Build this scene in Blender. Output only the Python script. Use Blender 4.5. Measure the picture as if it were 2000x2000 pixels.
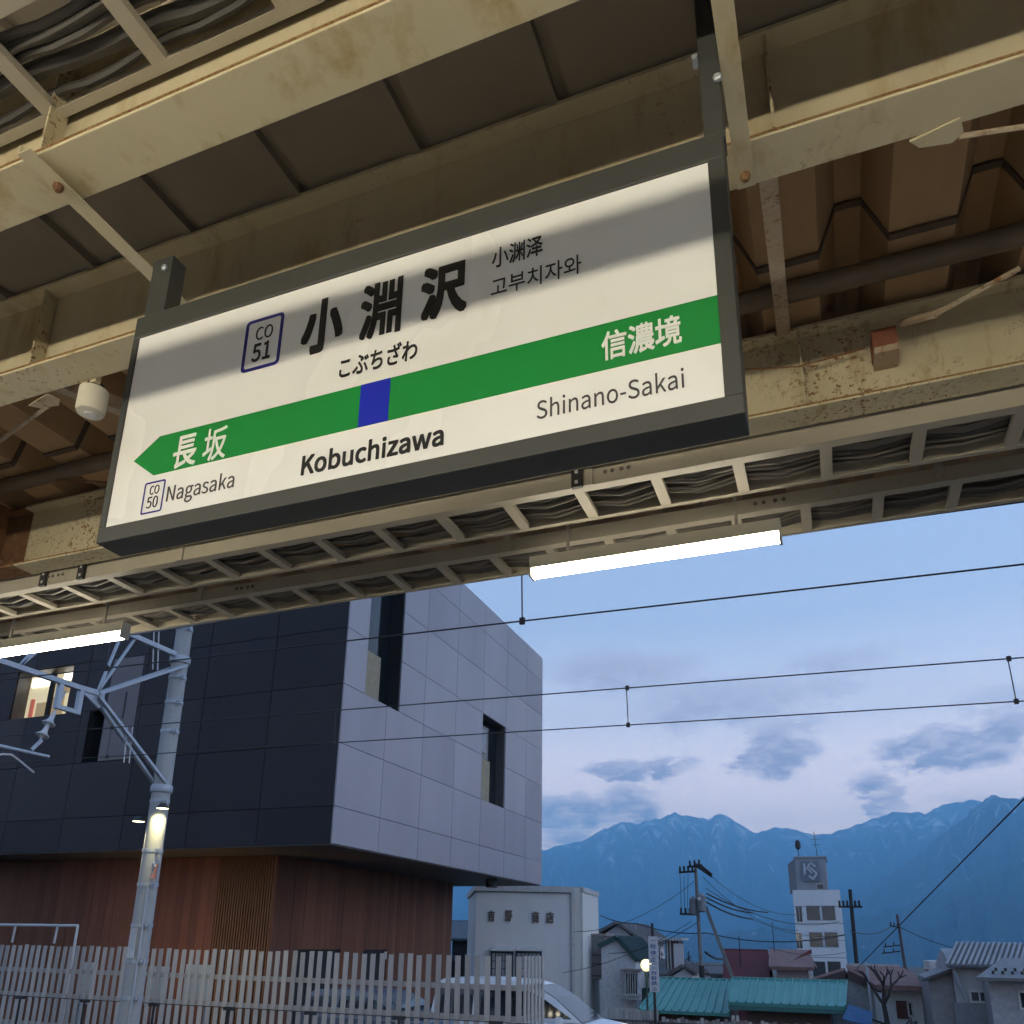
import bpy, math, random
from mathutils import Vector, Matrix
rnd = random.Random(7)
for o in list(bpy.data.objects): bpy.data.objects.remove(o)
sc = bpy.context.scene
COL = sc.collection
R = math.radians

# ------------------------------------------------------------------ camera
YAW, PITCH, ROLL, FOC, PX, PY, EYE = R(-21.4166), R(17.4087), R(.9164), 1604.47, 1000., 1333., 1.6
_F = Vector((math.sin(YAW)*math.cos(PITCH), math.cos(YAW)*math.cos(PITCH), math.sin(PITCH)))
_R0 = Vector((math.cos(YAW), -math.sin(YAW), 0)); _U0 = _R0.cross(_F)
_R = _R0*math.cos(ROLL) + _U0*math.sin(ROLL); _U = _U0*math.cos(ROLL) - _R0*math.sin(ROLL)
CAM = Vector((0, 0, EYE))
cd = bpy.data.cameras.new('camera'); cam = bpy.data.objects.new('camera', cd); COL.objects.link(cam)
cd.sensor_fit = 'HORIZONTAL'; cd.sensor_width = 36; cd.lens = FOC/2000*36; cd.shift_y = (PY-1000)/2000
cd.clip_start = .05; cd.clip_end = 60000
cam.matrix_world = Matrix(((_R.x, _U.x, -_F.x, 0), (_R.y, _U.y, -_F.y, 0), (_R.z, _U.z, -_F.z, EYE), (0, 0, 0, 1)))
sc.camera = cam
def ray(x, y): return _F*FOC + _R*(x-PX) - _U*(y-PY)
def atY(x, y, Y): d = ray(x, y); return CAM + d*(Y/d.y)
def atX(x, y, X): d = ray(x, y); return CAM + d*(X/d.x)
def atZ(x, y, Z): d = ray(x, y); return CAM + d*((Z-EYE)/d.z)
def azel(x, y):
    d = ray(x, y).normalized(); return math.atan2(d.x, d.y), math.asin(d.z)

# ------------------------------------------------------------------ dusk sky
GLOW_AZ = 75.; SKY_S = 1.9
wd = bpy.data.worlds.new('World'); sc.world = wd; wd.use_nodes = True
nt = wd.node_tree; N = nt.nodes; L = nt.links; N.clear()
def nd(t, **k):
    n = N.new(t)
    for a, b in k.items(): setattr(n, a, b)
    return n
def mth(op, a, b=None, c=None, clamp=False):
    n = nd('ShaderNodeMath', operation=op); n.use_clamp = clamp
    for i, v in enumerate((a, b, c)):
        if v is None: continue
        if isinstance(v, (int, float)): n.inputs[i].default_value = v
        else: L.new(v, n.inputs[i])
    return n.outputs[0]
def mixc(f, a, b, typ='MIX'):
    n = nd('ShaderNodeMix', data_type='RGBA', blend_type=typ)
    for s, v in ((0, f), (6, a), (7, b)):
        if isinstance(v, (int, float)): n.inputs[s].default_value = v
        elif isinstance(v, tuple): n.inputs[s].default_value = (*v, 1)
        else: L.new(v, n.inputs[s])
    return n.outputs[2]
tc = nd('ShaderNodeTexCoord'); sp = nd('ShaderNodeSeparateXYZ'); L.new(tc.outputs['Generated'], sp.inputs[0])
dx, dy, dz = sp.outputs
el = mth('ARCSINE', dz); az = mth('ARCTAN2', dx, dy)
ramp = nd('ShaderNodeValToRGB'); cr = ramp.color_ramp
stops = [(0., (2.6, 1.9, 1.45)), (.10, (2.8, 2.03, 1.55)), (.165, (1.9, 1.5, 1.3)), (.25, (.86, .80, .83)), (.36, (.42, .49, .63)), (.55, (.255, .345, .53)), (1., (.17, .26, .44))]
while len(cr.elements) < len(stops): cr.elements.new(.5)
for e, (p, c) in zip(cr.elements, stops): e.position = p; e.color = (*c, 1)
L.new(mth('MAXIMUM', dz, 0), ramp.inputs[0])
skyt = nd('ShaderNodeTexSky', sky_type='NISHITA'); skyt.sun_disc = False
skyt.sun_elevation = R(2.); skyt.sun_rotation = R(GLOW_AZ); skyt.altitude = 900
nish = mixc(1., skyt.outputs[0], (.05, .05, .05), 'MULTIPLY')
base = mixc(.08, ramp.outputs[0], nish)
# the dome dims steadily away from the side where the sun went down
gdir = (math.sin(R(GLOW_AZ)), math.cos(R(GLOW_AZ)))
g = mth('ADD', mth('MULTIPLY', dx, gdir[0]), mth('MULTIPLY', dy, gdir[1]))
g = mth('MULTIPLY_ADD', g, .13, .90)
vm = nd('ShaderNodeVectorMath', operation='SCALE'); L.new(base, vm.inputs[0]); L.new(g, vm.inputs['Scale'])
base = vm.outputs[0]
# clouds: soft slate banks low over the range
cv = nd('ShaderNodeCombineXYZ'); L.new(az, cv.inputs[0]); L.new(mth('MULTIPLY', el, 2.2), cv.inputs[1])
nz = nd('ShaderNodeTexNoise'); nz.inputs['Scale'].default_value = 9; nz.inputs['Detail'].default_value = 7; nz.inputs['Roughness'].default_value = .58
L.new(cv.outputs[0], nz.inputs['Vector'])
nz2 = nd('ShaderNodeTexNoise'); nz2.inputs['Scale'].default_value = 30; nz2.inputs['Detail'].default_value = 7; nz2.inputs['Roughness'].default_value = .68
L.new(cv.outputs[0], nz2.inputs['Vector'])
n1 = mth('SUBTRACT', nz.outputs[0], .5); n2 = mth('SUBTRACT', nz2.outputs[0], .5)
BLOBS = [(1505, 1472, 78, 52, .95), (1850, 1465, 165, 45, 1.0), (1975, 1425, 60, 35, .8), (1300, 1500, 55, 22, .7), (1215, 1505, 80, 22, .75), (1700, 1535, 45, 26, .6), (1730, 1570, 26, 34, .5),
         (1310, 1405, 60, 28, .5), (1215, 1310, 150, 45, .5), (1400, 1370, 190, 50, .45), (1540, 1420, 90, 20, .4), (1105, 1590, 110, 38, .8), (1230, 1575, 70, 45, .75), (1950, 1370, 90, 30, .35), (1640, 1290, 120, 30, .35),
         (1600, 1345, 110, 25, .3), (1120, 1640, 60, 20, .6), (1900, 1560, 120, 14, .2)]
wv = nd('ShaderNodeCombineXYZ'); L.new(mth('MULTIPLY_ADD', n1, .13, mth('MULTIPLY_ADD', n2, .05, az)), wv.inputs[0]); L.new(mth('MULTIPLY_ADD', n2, .055, mth('MULTIPLY_ADD', n1, .02, el)), wv.inputs[1])
acc = None
for (bx, by, bw, bh, st) in BLOBS:
    a0, e0 = azel(bx, by); a1, _ = azel(bx+bw, by); _, e1 = azel(bx, by-bh)
    wa, we = max(abs(a1-a0), .004), max(abs(e1-e0), .004)
    q_ = nd('ShaderNodeVectorMath', operation='MULTIPLY_ADD'); L.new(wv.outputs[0], q_.inputs[0]); q_.inputs[1].default_value = (1/wa, 1/we, 0); q_.inputs[2].default_value = (-a0/wa, -e0/we, 0)
    d_ = nd('ShaderNodeVectorMath', operation='DOT_PRODUCT'); L.new(q_.outputs[0], d_.inputs[0]); L.new(q_.outputs[0], d_.inputs[1])
    m = mth('MULTIPLY_ADD', d_.outputs['Value'], -1.3*st, 1.75*st)
    acc = m if acc is None else mth('MAXIMUM', acc, m)
acc = mth('MINIMUM', mth('MAXIMUM', acc, 0), 1.0)
wisp = mth('MULTIPLY', mth('SUBTRACT', nz.outputs[0], .52, clamp=True), 1.1)
low = mth('SUBTRACT', 1., mth('MULTIPLY', el, 1.6), clamp=True)
acc = mth('MAXIMUM', acc, mth('MULTIPLY', wisp, low))
acc = mth('MULTIPLY', acc, mth('MULTIPLY_ADD', nz2.outputs[0], 2.2, -.25, clamp=True))
csc = nd('ShaderNodeVectorMath', operation='SCALE'); csc.inputs[0].default_value = (.40, .33, .35); L.new(g, csc.inputs['Scale'])
skyc = mixc(mth('MULTIPLY', acc, .95, clamp=True), base, csc.outputs[0])
wd.cycles.sampling_method = 'MANUAL'; wd.cycles.sample_map_resolution = 256
bg = nd('ShaderNodeBackground'); bg.inputs[1].default_value = SKY_S; L.new(skyc, bg.inputs[0])
wo = nd('ShaderNodeOutputWorld'); L.new(bg.outputs[0], wo.inputs[0])

sl = bpy.data.lights.new('afterglow_sun', 'SUN'); sl.energy = 1.2; sl.angle = R(50); sl.color = (1., .90, .95)
so = bpy.data.objects.new('afterglow_sun', sl); COL.objects.link(so)
_sd = Vector((math.sin(R(GLOW_AZ+20))*math.cos(R(12)), math.cos(R(GLOW_AZ+20))*math.cos(R(12)), math.sin(R(12))))
so.rotation_euler = _sd.to_track_quat('Z', 'Y').to_euler()
vs = sc.view_settings; vs.view_transform = 'Standard'; vs.look = 'None'; vs.exposure = 0; vs.gamma = 1; vs.use_curve_mapping = False
sc.cycles.use_denoising = True; sc.cycles.max_bounces = 6; sc.cycles.diffuse_bounces = 3; sc.cycles.volume_bounces = 2
sc.cycles.caustics_reflective = False; sc.cycles.caustics_refractive = False; sc.cycles.sample_clamp_indirect = 6
sc.cycles.use_adaptive_sampling = True; sc.cycles.adaptive_threshold = .03
try: sc.cycles.use_light_tree = False
except Exception: pass

# ------------------------------------------------------------------ helpers
class MB:
    def __init__(s): s.v = []; s.f = []; s.smooth = False
    def box(s, x0, x1, y0, y1, z0, z1):
        b = len(s.v)
        s.v += [(x0,y0,z0),(x1,y0,z0),(x1,y1,z0),(x0,y1,z0),(x0,y0,z1),(x1,y0,z1),(x1,y1,z1),(x0,y1,z1)]
        s.f += [tuple(b+i for i in q) for q in ((0,3,2,1),(4,5,6,7),(0,1,5,4),(1,2,6,5),(2,3,7,6),(3,0,4,7))]; return s
    def poly(s, pts):
        b = len(s.v); s.v += [tuple(p) for p in pts]; s.f.append(tuple(range(b, b+len(pts)))); return s
    def prism(s, pts, d):
        """polygon (3-D points) pushed along vector d"""
        b = len(s.v); n = len(pts); d = Vector(d)
        s.v += [tuple(Vector(p)) for p in pts] + [tuple(Vector(p)+d) for p in pts]
        s.f.append(tuple(range(b+n-1, b-1, -1))); s.f.append(tuple(range(b+n, b+2*n)))
        for i in range(n): j = (i+1) % n; s.f.append((b+i, b+j, b+n+j, b+n+i))
        return s
    def tube(s, pts, r, n=8, caps=True):
        pts = [Vector(p) for p in pts]; rs = r if isinstance(r, (list, tuple)) else [r]*len(pts); b = len(s.v); up = None
        for i, p in enumerate(pts):
            t = (pts[min(i+1, len(pts)-1)]-pts[max(i-1, 0)]).normalized()
            if up is None: up = Vector((0,0,1)) if abs(t.z) < .9 else Vector((0,1,0))
            a = t.cross(up).normalized(); c = a.cross(t).normalized(); up = c
            for k in range(n):
                q = 2*math.pi*(k+.5)/n; s.v.append(tuple(p+(a*math.cos(q)+c*math.sin(q))*rs[i]))
        for i in range(len(pts)-1):
            for k in range(n):
                k2 = (k+1) % n; s.f.append((b+i*n+k, b+i*n+k2, b+(i+1)*n+k2, b+(i+1)*n+k))
        if caps:
            s.f.append(tuple(b+k for k in range(n-1, -1, -1))); s.f.append(tuple(b+(len(pts)-1)*n+k for k in range(n)))
        return s
    def bar(s, a, b2, w, h, up=(0,0,1)):
        a = Vector(a); b2 = Vector(b2); t = (b2-a).normalized(); up = Vector(up)
        if abs(t.dot(up)) > .95: up = Vector((0,1,0))
        x = t.cross(up).normalized()*(w/2); z = x.cross(t).normalized()*(h/2)
        return s.prism([a-x-z, a+x-z, a+x+z, a-x+z], b2-a)
    def lathe(s, prof, c=(0,0,0), axis=(0,0,1), n=16):
        c = Vector(c); ax = Vector(axis).normalized(); q = Vector((0,0,1)).rotation_difference(ax); b = len(s.v)
        for (r, h) in prof:
            for k in range(n):
                a = 2*math.pi*k/n; s.v.append(tuple(c+q@Vector((r*math.cos(a), r*math.sin(a), h))))
        for i in range(len(prof)-1):
            for k in range(n):
                k2 = (k+1) % n; s.f.append((b+i*n+k, b+i*n+k2, b+(i+1)*n+k2, b+(i+1)*n+k))
        s.f.append(tuple(b+k for k in range(n-1, -1, -1))); s.f.append(tuple(b+(len(prof)-1)*n+k for k in range(n)))
        return s
    def mesh(s, name):
        m = bpy.data.meshes.new(name); m.from_pydata(s.v, [], s.f); m.update(); return m
    def build(s, name, mat, parent=None, smooth=False, bevel=0):
        return link(name, s.mesh(name), mat, parent, smooth, bevel)
def link(name, me, mat, parent=None, smooth=False, bevel=0):
    o = bpy.data.objects.new(name, me); COL.objects.link(o)
    if mat is not None and not me.materials: me.materials.append(mat)
    if smooth:
        for p in me.polygons: p.use_smooth = True
        try: me.set_sharp_from_angle(angle=R(40))
        except Exception: pass
    if parent is not None:
        o.parent = parent
        o.matrix_parent_inverse = Matrix.Identity(4)
        o.location = -wpos(parent)
    if bevel:
        b = o.modifiers.new('bevel', 'BEVEL'); b.width = bevel; b.segments = 2; b.limit_method = 'ANGLE'
    return o
def wpos(o):
    p = Vector(o.location); q = o.parent
    while q is not None: p = p + Vector(q.location); q = q.parent
    return p
def thing(name, label, cat, loc=(0,0,0), group=None):
    o = bpy.data.objects.new(name, None); COL.objects.link(o); o.location = loc; o.empty_display_size = .2
    o['label'] = label; o['category'] = cat
    if group: o['group'] = group
    return o
def tag(o, label, cat, group=None):
    o['label'] = label; o['category'] = cat
    if group: o['group'] = group
    return o
def copy_part(src, parent, off):
    o = src.copy(); COL.objects.link(o); o.parent = parent; o.location = Vector(src.location)+Vector(off); return o

# ------------------------------------------------------------------ materials
MATS = {}
def mat(name, col, rough=.6, metal=0., col2=None, nscale=6., namt=.5, rust=0., rustscale=9., bump=0., bscale=60., streak=None, spec=.5, emit=None, estr=0., stain=None):
    if name in MATS: return MATS[name]
    m = bpy.data.materials.new(name); m.use_nodes = True; nt = m.node_tree; n = nt.nodes; l = nt.links
    p = n['Principled BSDF']; p.inputs['Roughness'].default_value = rough; p.inputs['Metallic'].default_value = metal
    p.inputs['Specular IOR Level'].default_value = spec
    tc = n.new('ShaderNodeTexCoord'); mp = n.new('ShaderNodeMapping'); l.new(tc.outputs['Object'], mp.inputs[0])
    if streak: mp.inputs['Scale'].default_value = streak
    def noise(sc_, det=3, ro=.6, v=mp.outputs[0]):
        t = n.new('ShaderNodeTexNoise'); t.inputs['Scale'].default_value = sc_; t.inputs['Detail'].default_value = det; t.inputs['Roughness'].default_value = ro
        l.new(v, t.inputs['Vector']); return t.outputs[0]
    def rampf(src, a, b):
        t = n.new('ShaderNodeMapRange'); t.inputs[1].default_value = a; t.inputs[2].default_value = b; t.clamp = True; l.new(src, t.inputs[0]); return t.outputs[0]
    def mix(f, a, b):
        t = n.new('ShaderNodeMix'); t.data_type = 'RGBA'
        for i, v in ((0, f), (6, a), (7, b)):
            if isinstance(v, tuple): t.inputs[i].default_value = (*v, 1)
            elif isinstance(v, (int, float)): t.inputs[i].default_value = v
            else: l.new(v, t.inputs[i])
        return t.outputs[2]
    c2 = col2 or tuple(x*.72 for x in col)
    nb = noise(nscale) if namt else None
    c = mix(rampf(nb, .5-.5*namt/1.2, .5+.5*namt/1.2), col, c2) if namt else mix(0., col, col)
    if stain:
        c = mix(rampf(noise(stain[1], 4, .65), stain[2], stain[2]+.2), c, stain[0])
    if rust:
        big = rampf(noise(rustscale*.18, 2, .6, tc.outputs['Object']), .52-rust*.12, .75-rust*.12)
        sp = rampf(noise(rustscale*4, 4, .72, tc.outputs['Object']), .60-rust*.05, .66-rust*.05)
        mm = n.new('ShaderNodeMath'); mm.operation = 'MULTIPLY'; l.new(big, mm.inputs[0]); l.new(sp, mm.inputs[1])
        rc = mix(noise(rustscale*8, 2), (.10, .035, .012), (.30, .13, .04))
        c = mix(mm.outputs[0], c, rc)
    l.new(c, p.inputs['Base Color'])
    rr = n.new('ShaderNodeMapRange'); rr.inputs[3].default_value = max(rough-.1, .02); rr.inputs[4].default_value = min(rough+.12, 1); 
    if namt: l.new(nb, rr.inputs[0]); l.new(rr.outputs[0], p.inputs['Roughness'])
    if bump:
        b = n.new('ShaderNodeBump'); b.inputs['Strength'].default_value = bump; b.inputs['Distance'].default_value = .01; l.new(noise(bscale), b.inputs['Height']); l.new(b.outputs[0], p.inputs['Normal'])
    if emit:
        p.inputs['Emission Color'].default_value = (*emit, 1); p.inputs['Emission Strength'].default_value = estr
    MATS[name] = m; return m
PAINT = mat('beam_paint', (.66, .58, .41), .5, col2=(.57, .49, .31), nscale=1.6, namt=.9, rust=.15, rustscale=8, bump=.08, streak=(3, 2, .7), stain=((.44, .33, .16), 2.6, .53))
PAINT_R = mat('beam_paint_rusty', (.62, .55, .38), .55, col2=(.53, .46, .29), nscale=1.6, namt=.9, streak=(3, 2, .7), rust=1.1, rustscale=10, bump=.1, stain=((.33, .22, .08), 4, .57))
RUST = mat('rusty_steel', (.24, .12, .05), .85, col2=(.12, .05, .025), nscale=14, namt=.9, bump=.3, stain=((.36, .24, .11), 6, .55))
RUSTEDGE = mat('rust_edge', (.40, .27, .12), .8, col2=(.20, .10, .04), nscale=30, namt=1.0, rust=2., rustscale=20)
RUST_RED = mat('red_rust', (.26, .085, .04), .7, col2=(.16, .05, .03), nscale=12, namt=.8, bump=.2)
RUST_PAINT = mat('peeling_paint', (.46, .39, .29), .65, col2=(.32, .21, .12), nscale=5, namt=1.0, rust=1.0, rustscale=9, bump=.2)
RACKM = mat('rack_paint', (.46, .415, .33), .5, col2=(.38, .34, .265), nscale=3, namt=.7, rust=.1, bump=.03)
DECK_A = mat('deck_grey', (.29, .245, .19), .7, col2=(.20, .168, .13), nscale=1.6, namt=.9, bump=.1, bscale=160)
DECK_B = mat('deck_brown', (.46, .295, .15), .7, col2=(.33, .20, .10), nscale=2.0, namt=.9, streak=(3, .6, 1), bump=.1)
CLOSURE = mat('deck_closure', (.11, .075, .05), .8)
CABLE = mat('cable_sheath', (.075, .066, .056), .55, col2=(.045, .04, .036), nscale=1.5, namt=.9)
CABLE2 = mat('cable_sheath_pale', (.16, .14, .115), .55, col2=(.09, .08, .068), nscale=1.5, namt=.9)
FRAME = mat('sign_frame', (.058, .060, .056), .42, col2=(.045, .047, .044), nscale=3, namt=.6, spec=.5)
WHITE = mat('sign_white', (.82, .82, .80), .24, col2=(.76, .755, .72), nscale=1.5, namt=.6, spec=.4, stain=((.70, .69, .64), 3., .60), streak=(1, 1, .5))
INK = mat('sign_black', (.012, .012, .012), .4, namt=0)
INKG = mat('sign_grey_ink', (.055, .053, .05), .4, namt=0)
GREEN = mat('sign_green', (.008, .235, .045), .35, col2=(.007, .215, .04), nscale=2, namt=.4)
BLUE = mat('sign_blue', (.010, .022, .42), .35, namt=0)
NAVY = mat('sign_navy', (.012, .014, .19), .35, namt=0)
LAMPBODY = mat('lamp_body', (.66, .62, .50), .45, col2=(.60, .56, .44), nscale=2)
LAMPON = mat('lamp_diffuser', (.9, .9, .85), .4, namt=0, emit=(1., .905, .70), estr=108.)
LAMPON3 = mat('lamp_diffuser_fill', (.9, .9, .85), .4, namt=0, emit=(1., .905, .70), estr=66.)
LAMPON2 = mat('lamp_diffuser_edge', (.9, .9, .85), .4, namt=0, emit=(1., .905, .70), estr=34.)
BLACKPL = mat('black_plastic', (.03, .03, .032), .5)
DETECT = mat('detector_shell', (.70, .66, .55), .4, col2=(.64, .60, .49))
CONC = mat('pole_concrete', (.42, .42, .41), .8, col2=(.33, .33, .325), nscale=4, namt=.9, bump=.15, bscale=80, stain=((.27, .26, .25), 5, .6))
GALV = mat('galvanised_steel', (.46, .49, .53), .45, metal=.35, col2=(.38, .41, .45), nscale=9, namt=.8)
PORC = mat('porcelain', (.62, .62, .62), .25)
WIRE = mat('contact_wire', (.035, .032, .03), .5, metal=.3)
WIRE2 = mat('bright_wire', (.30, .28, .27), .45, metal=.4)
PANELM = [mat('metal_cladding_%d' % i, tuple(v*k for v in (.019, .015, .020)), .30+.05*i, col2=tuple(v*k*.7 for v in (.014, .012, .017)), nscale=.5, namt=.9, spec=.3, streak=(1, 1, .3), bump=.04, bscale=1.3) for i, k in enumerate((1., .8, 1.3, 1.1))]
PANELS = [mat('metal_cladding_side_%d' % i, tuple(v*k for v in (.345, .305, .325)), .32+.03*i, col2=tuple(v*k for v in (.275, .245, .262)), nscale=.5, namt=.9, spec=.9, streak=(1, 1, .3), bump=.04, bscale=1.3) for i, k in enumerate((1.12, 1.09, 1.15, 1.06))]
JOINT = mat('joint_black', (.012, .012, .014), .7)
SOFFIT = mat('soffit_panel', (.11, .105, .10), .6)
REVEAL = mat('reveal_metal', (.10, .09, .085), .45)
GLASSD = mat('dark_glass', (.012, .016, .020), .06, spec=.8, namt=0)
WINLIT = mat('lit_room', (.5, .45, .3), .8, namt=0, emit=(1., .86, .52), estr=.55)
WOOD = [mat('wood_board_%d' % i, c, .7, col2=tuple(x*.6 for x in c), nscale=3.0, namt=.9, streak=(6, 6, .35), bump=.1) for i, c in enumerate(((.20, .075, .036), (.16, .058, .030), (.225, .088, .042)))]
LOUV = mat('louvre_wood', (.26, .125, .052), .65, col2=(.16, .075, .032), streak=(6, 6, .4))
PICKET = [mat('picket_%d' % i, c, .75, col2=tuple(x*.78 for x in c), nscale=5, namt=.9, streak=(4, 4, .5)) for i, c in enumerate(((.47, .43, .40), (.40, .37, .345), (.53, .485, .44)))]
SHOPW = mat('shop_plaster', (.74, .73, .72), .8, col2=(.64, .635, .63), nscale=.9, namt=.8, bump=.05, streak=(1, 1, .3))
SHOPS = mat('shop_side', (.62, .61, .56), .8, col2=(.54, .53, .49), nscale=.9, namt=.7)
TRIM = mat('pale_trim', (.58, .57, .55), .6)
BRONZE = mat('bronze_letter', (.17, .135, .10), .5, metal=.3)
TILE_D = mat('dark_roof_tile', (.10, .12, .15), .45, col2=(.07, .085, .105), nscale=3)
TILE_P = mat('pink_roof_tile', (.34, .20, .175), .65, col2=(.26, .145, .13), nscale=3)
TILE_G = mat('grey_slate', (.20, .185, .185), .7, col2=(.15, .14, .14), nscale=3)
TEAL = mat('teal_sheet', (.10, .33, .30), .5, col2=(.08, .27, .25), nscale=1.2, namt=.7)
REDW = mat('dark_red_sheet', (.16, .03, .032), .55, col2=(.12, .025, .027), nscale=.8)
HOUSEW = mat('house_render', (.66, .635, .64), .85, col2=(.57, .55, .56), nscale=.8)
HOUSEG = mat('house_grey', (.46, .45, .47), .85, col2=(.30, .295, .31), nscale=.8)
TOWERW = mat('tower_white', (.80, .80, .80), .8, col2=(.70, .70, .71), nscale=.6, namt=.7, streak=(1, 1, .25))
TOWERG = mat('tower_grey', (.36, .36, .38), .8, col2=(.30, .30, .32), nscale=.6)
EMBLEM = mat('emblem_plate', (.22, .26, .30), .6)
CORR = mat('corrugated_roof', (.30, .285, .29), .55, col2=(.24, .23, .235), nscale=.8)
TARP = mat('blue_tarp', (.012, .085, .22), .6)
CARW = mat('white_car_paint', (.80, .81, .83), .22, col2=(.78, .79, .81), spec=.7)
CARG = mat('grey_car_paint', (.16, .18, .22), .22, spec=.7)
TYRE = mat('tyre_rubber', (.02, .02, .02), .8)
WPOLE = mat('wood_pole', (.12, .10, .09), .85)
BLKSLV = mat('black_sleeve', (.02, .018, .02), .6)
BARK = mat('bark', (.055, .042, .04), .9, col2=(.035, .028, .026))
LEAF = mat('conifer_leaf', (.03, .05, .035), .9)
STONES = [mat('stone_%d' % i, c, .85, col2=tuple(x*.7 for x in c), nscale=6, namt=.9, bump=.2) for i, c in enumerate(((.27, .22, .20), (.33, .28, .25), (.22, .18, .17)))]
MORTAR = mat('wall_core', (.07, .06, .06), .9)
ASPH = mat('asphalt', (.055, .055, .057), .9, col2=(.045, .045, .046), nscale=2, bump=.1)
PLAT = mat('platform_concrete', (.38, .355, .32), .85, col2=(.27, .26, .245), nscale=1.5)
EARTH = mat('earth', (.09, .085, .075), .95, col2=(.065, .06, .055), nscale=.05)
BALL = mat('globe_glow', (.8, .75, .5), .4, namt=0, emit=(1., .86, .45), estr=1.2)
NOTICE = mat('notice_paper', (.62, .62, .58), .6, col2=(.50, .46, .38), nscale=5, namt=1.)
SPOTLENS = mat('flood_lens', (.8, .8, .6), .3, namt=0, emit=(1., .92, .55), estr=4.)
ORANGE = mat('orange_plastic', (.55, .10, .02), .5)

def lerp(a, b, t): return a+(b-a)*t
FONT = None
try:
    import os
    FONT = bpy.data.fonts.load(os.path.join(bpy.utils.system_resource('DATAFILES', path='fonts'), 'Noto Sans CJK Regular.woff2'))   # a typeface that ships inside Blender
except Exception: FONT = None
def text_mesh(name, body, box, Y, matl, parent, bold=0., depth=.0015, frame=None):
    """lettering fitted into box = (x0, x1, z0, z1) on the plane Y; bold thickens the strokes (in em)"""
    cu = bpy.data.curves.new(name, 'FONT'); cu.body = body; cu.size = 1; cu.extrude = .01; cu.resolution_u = 4
    if FONT is not None and body.isascii(): cu.font = FONT
    o = bpy.data.objects.new(name, cu); COL.objects.link(o)
    dg = bpy.context.evaluated_depsgraph_get(); me = bpy.data.meshes.new_from_object(o.evaluated_get(dg))
    bpy.data.objects.remove(o); bpy.data.curves.remove(cu)
    V = [v.co.copy() for v in me.vertices]; P = [tuple(p.vertices) for p in me.polygons]; bpy.data.meshes.remove(me)
    bo = max(bold, 0)*1.15
    a, b, c, d = min(v.x for v in V)-bo, max(v.x for v in V)+bo, min(v.y for v in V)-bo, max(v.y for v in V)+bo; x0, x1, z0, z1 = box
    shifts = [(0, 0)] if bo <= 0 else [(0, 0)]+[(bo*p, bo*q) for p in (-1, -.33, .33, 1) for q in (-1, -.33, .33, 1) if abs(p) == 1 or abs(q) == 1]
    mb = MB()
    for i, (sx, sy) in enumerate(shifts):
        n0 = len(mb.v)
        for v in V:
            u = (v.x+sx-a)/(b-a); w = (v.y+sy-c)/(d-c); t = depth*(0 if v.z < 0 else 1)+i*.00004
            mb.v.append((x0+u*(x1-x0), Y-t, z0+w*(z1-z0)) if frame is None else tuple(frame(x0+u*(x1-x0), z0+w*(z1-z0), t)))
        mb.f += [tuple(n0+k for k in p) for p in P]
    return mb.build(name, matl, parent)

# ================================================================== the setting
def smooth(a, b, x):
    t = min(max((x-a)/(b-a), 0), 1); return t*t*(3-2*t)
def ground_z(x, y):
    d = smooth(22, 40, y + max(x, -6)*.5)            # town lies lower than the station
    z = -1.05 - 3.6*d
    r = math.hypot(x, y)
    return z - 110*smooth(150, 3500, r)
def ground_sheet():
    b = MB()
    rings = [0, 3, 6, 9, 12, 15, 18, 21, 24, 27, 30, 34, 38, 44, 52, 62, 75, 95, 130, 200, 350, 700, 1400, 2600, 4500, 8000, 12000]
    na = 72
    for r in rings:
        for k in range(na):
            a = 2*math.pi*k/na; x, y = r*math.cos(a), r*math.sin(a); b.v.append((x, y, ground_z(x, y)))
    for i in range(len(rings)-1):
        for k in range(na):
            k2 = (k+1) % na; b.f.append((i*na+k, (i+1)*na+k, (i+1)*na+k2, i*na+k2))
    o = b.build('ground', EARTH, smooth=True); o['kind'] = 'structure'
ground_sheet()
o = MB().box(-40, 24, -4.2, 4.75, -1.04, 0).build('platform', PLAT); o['kind'] = 'structure'
o = MB().prism([(-40, 14.5, -1.03), (16, 14.5, -1.03), (16, 26, -1.03), (-40, 26, -1.03)], (0, 0, .01)).build('station_square_pavement', ASPH); o['kind'] = 'structure'

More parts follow.
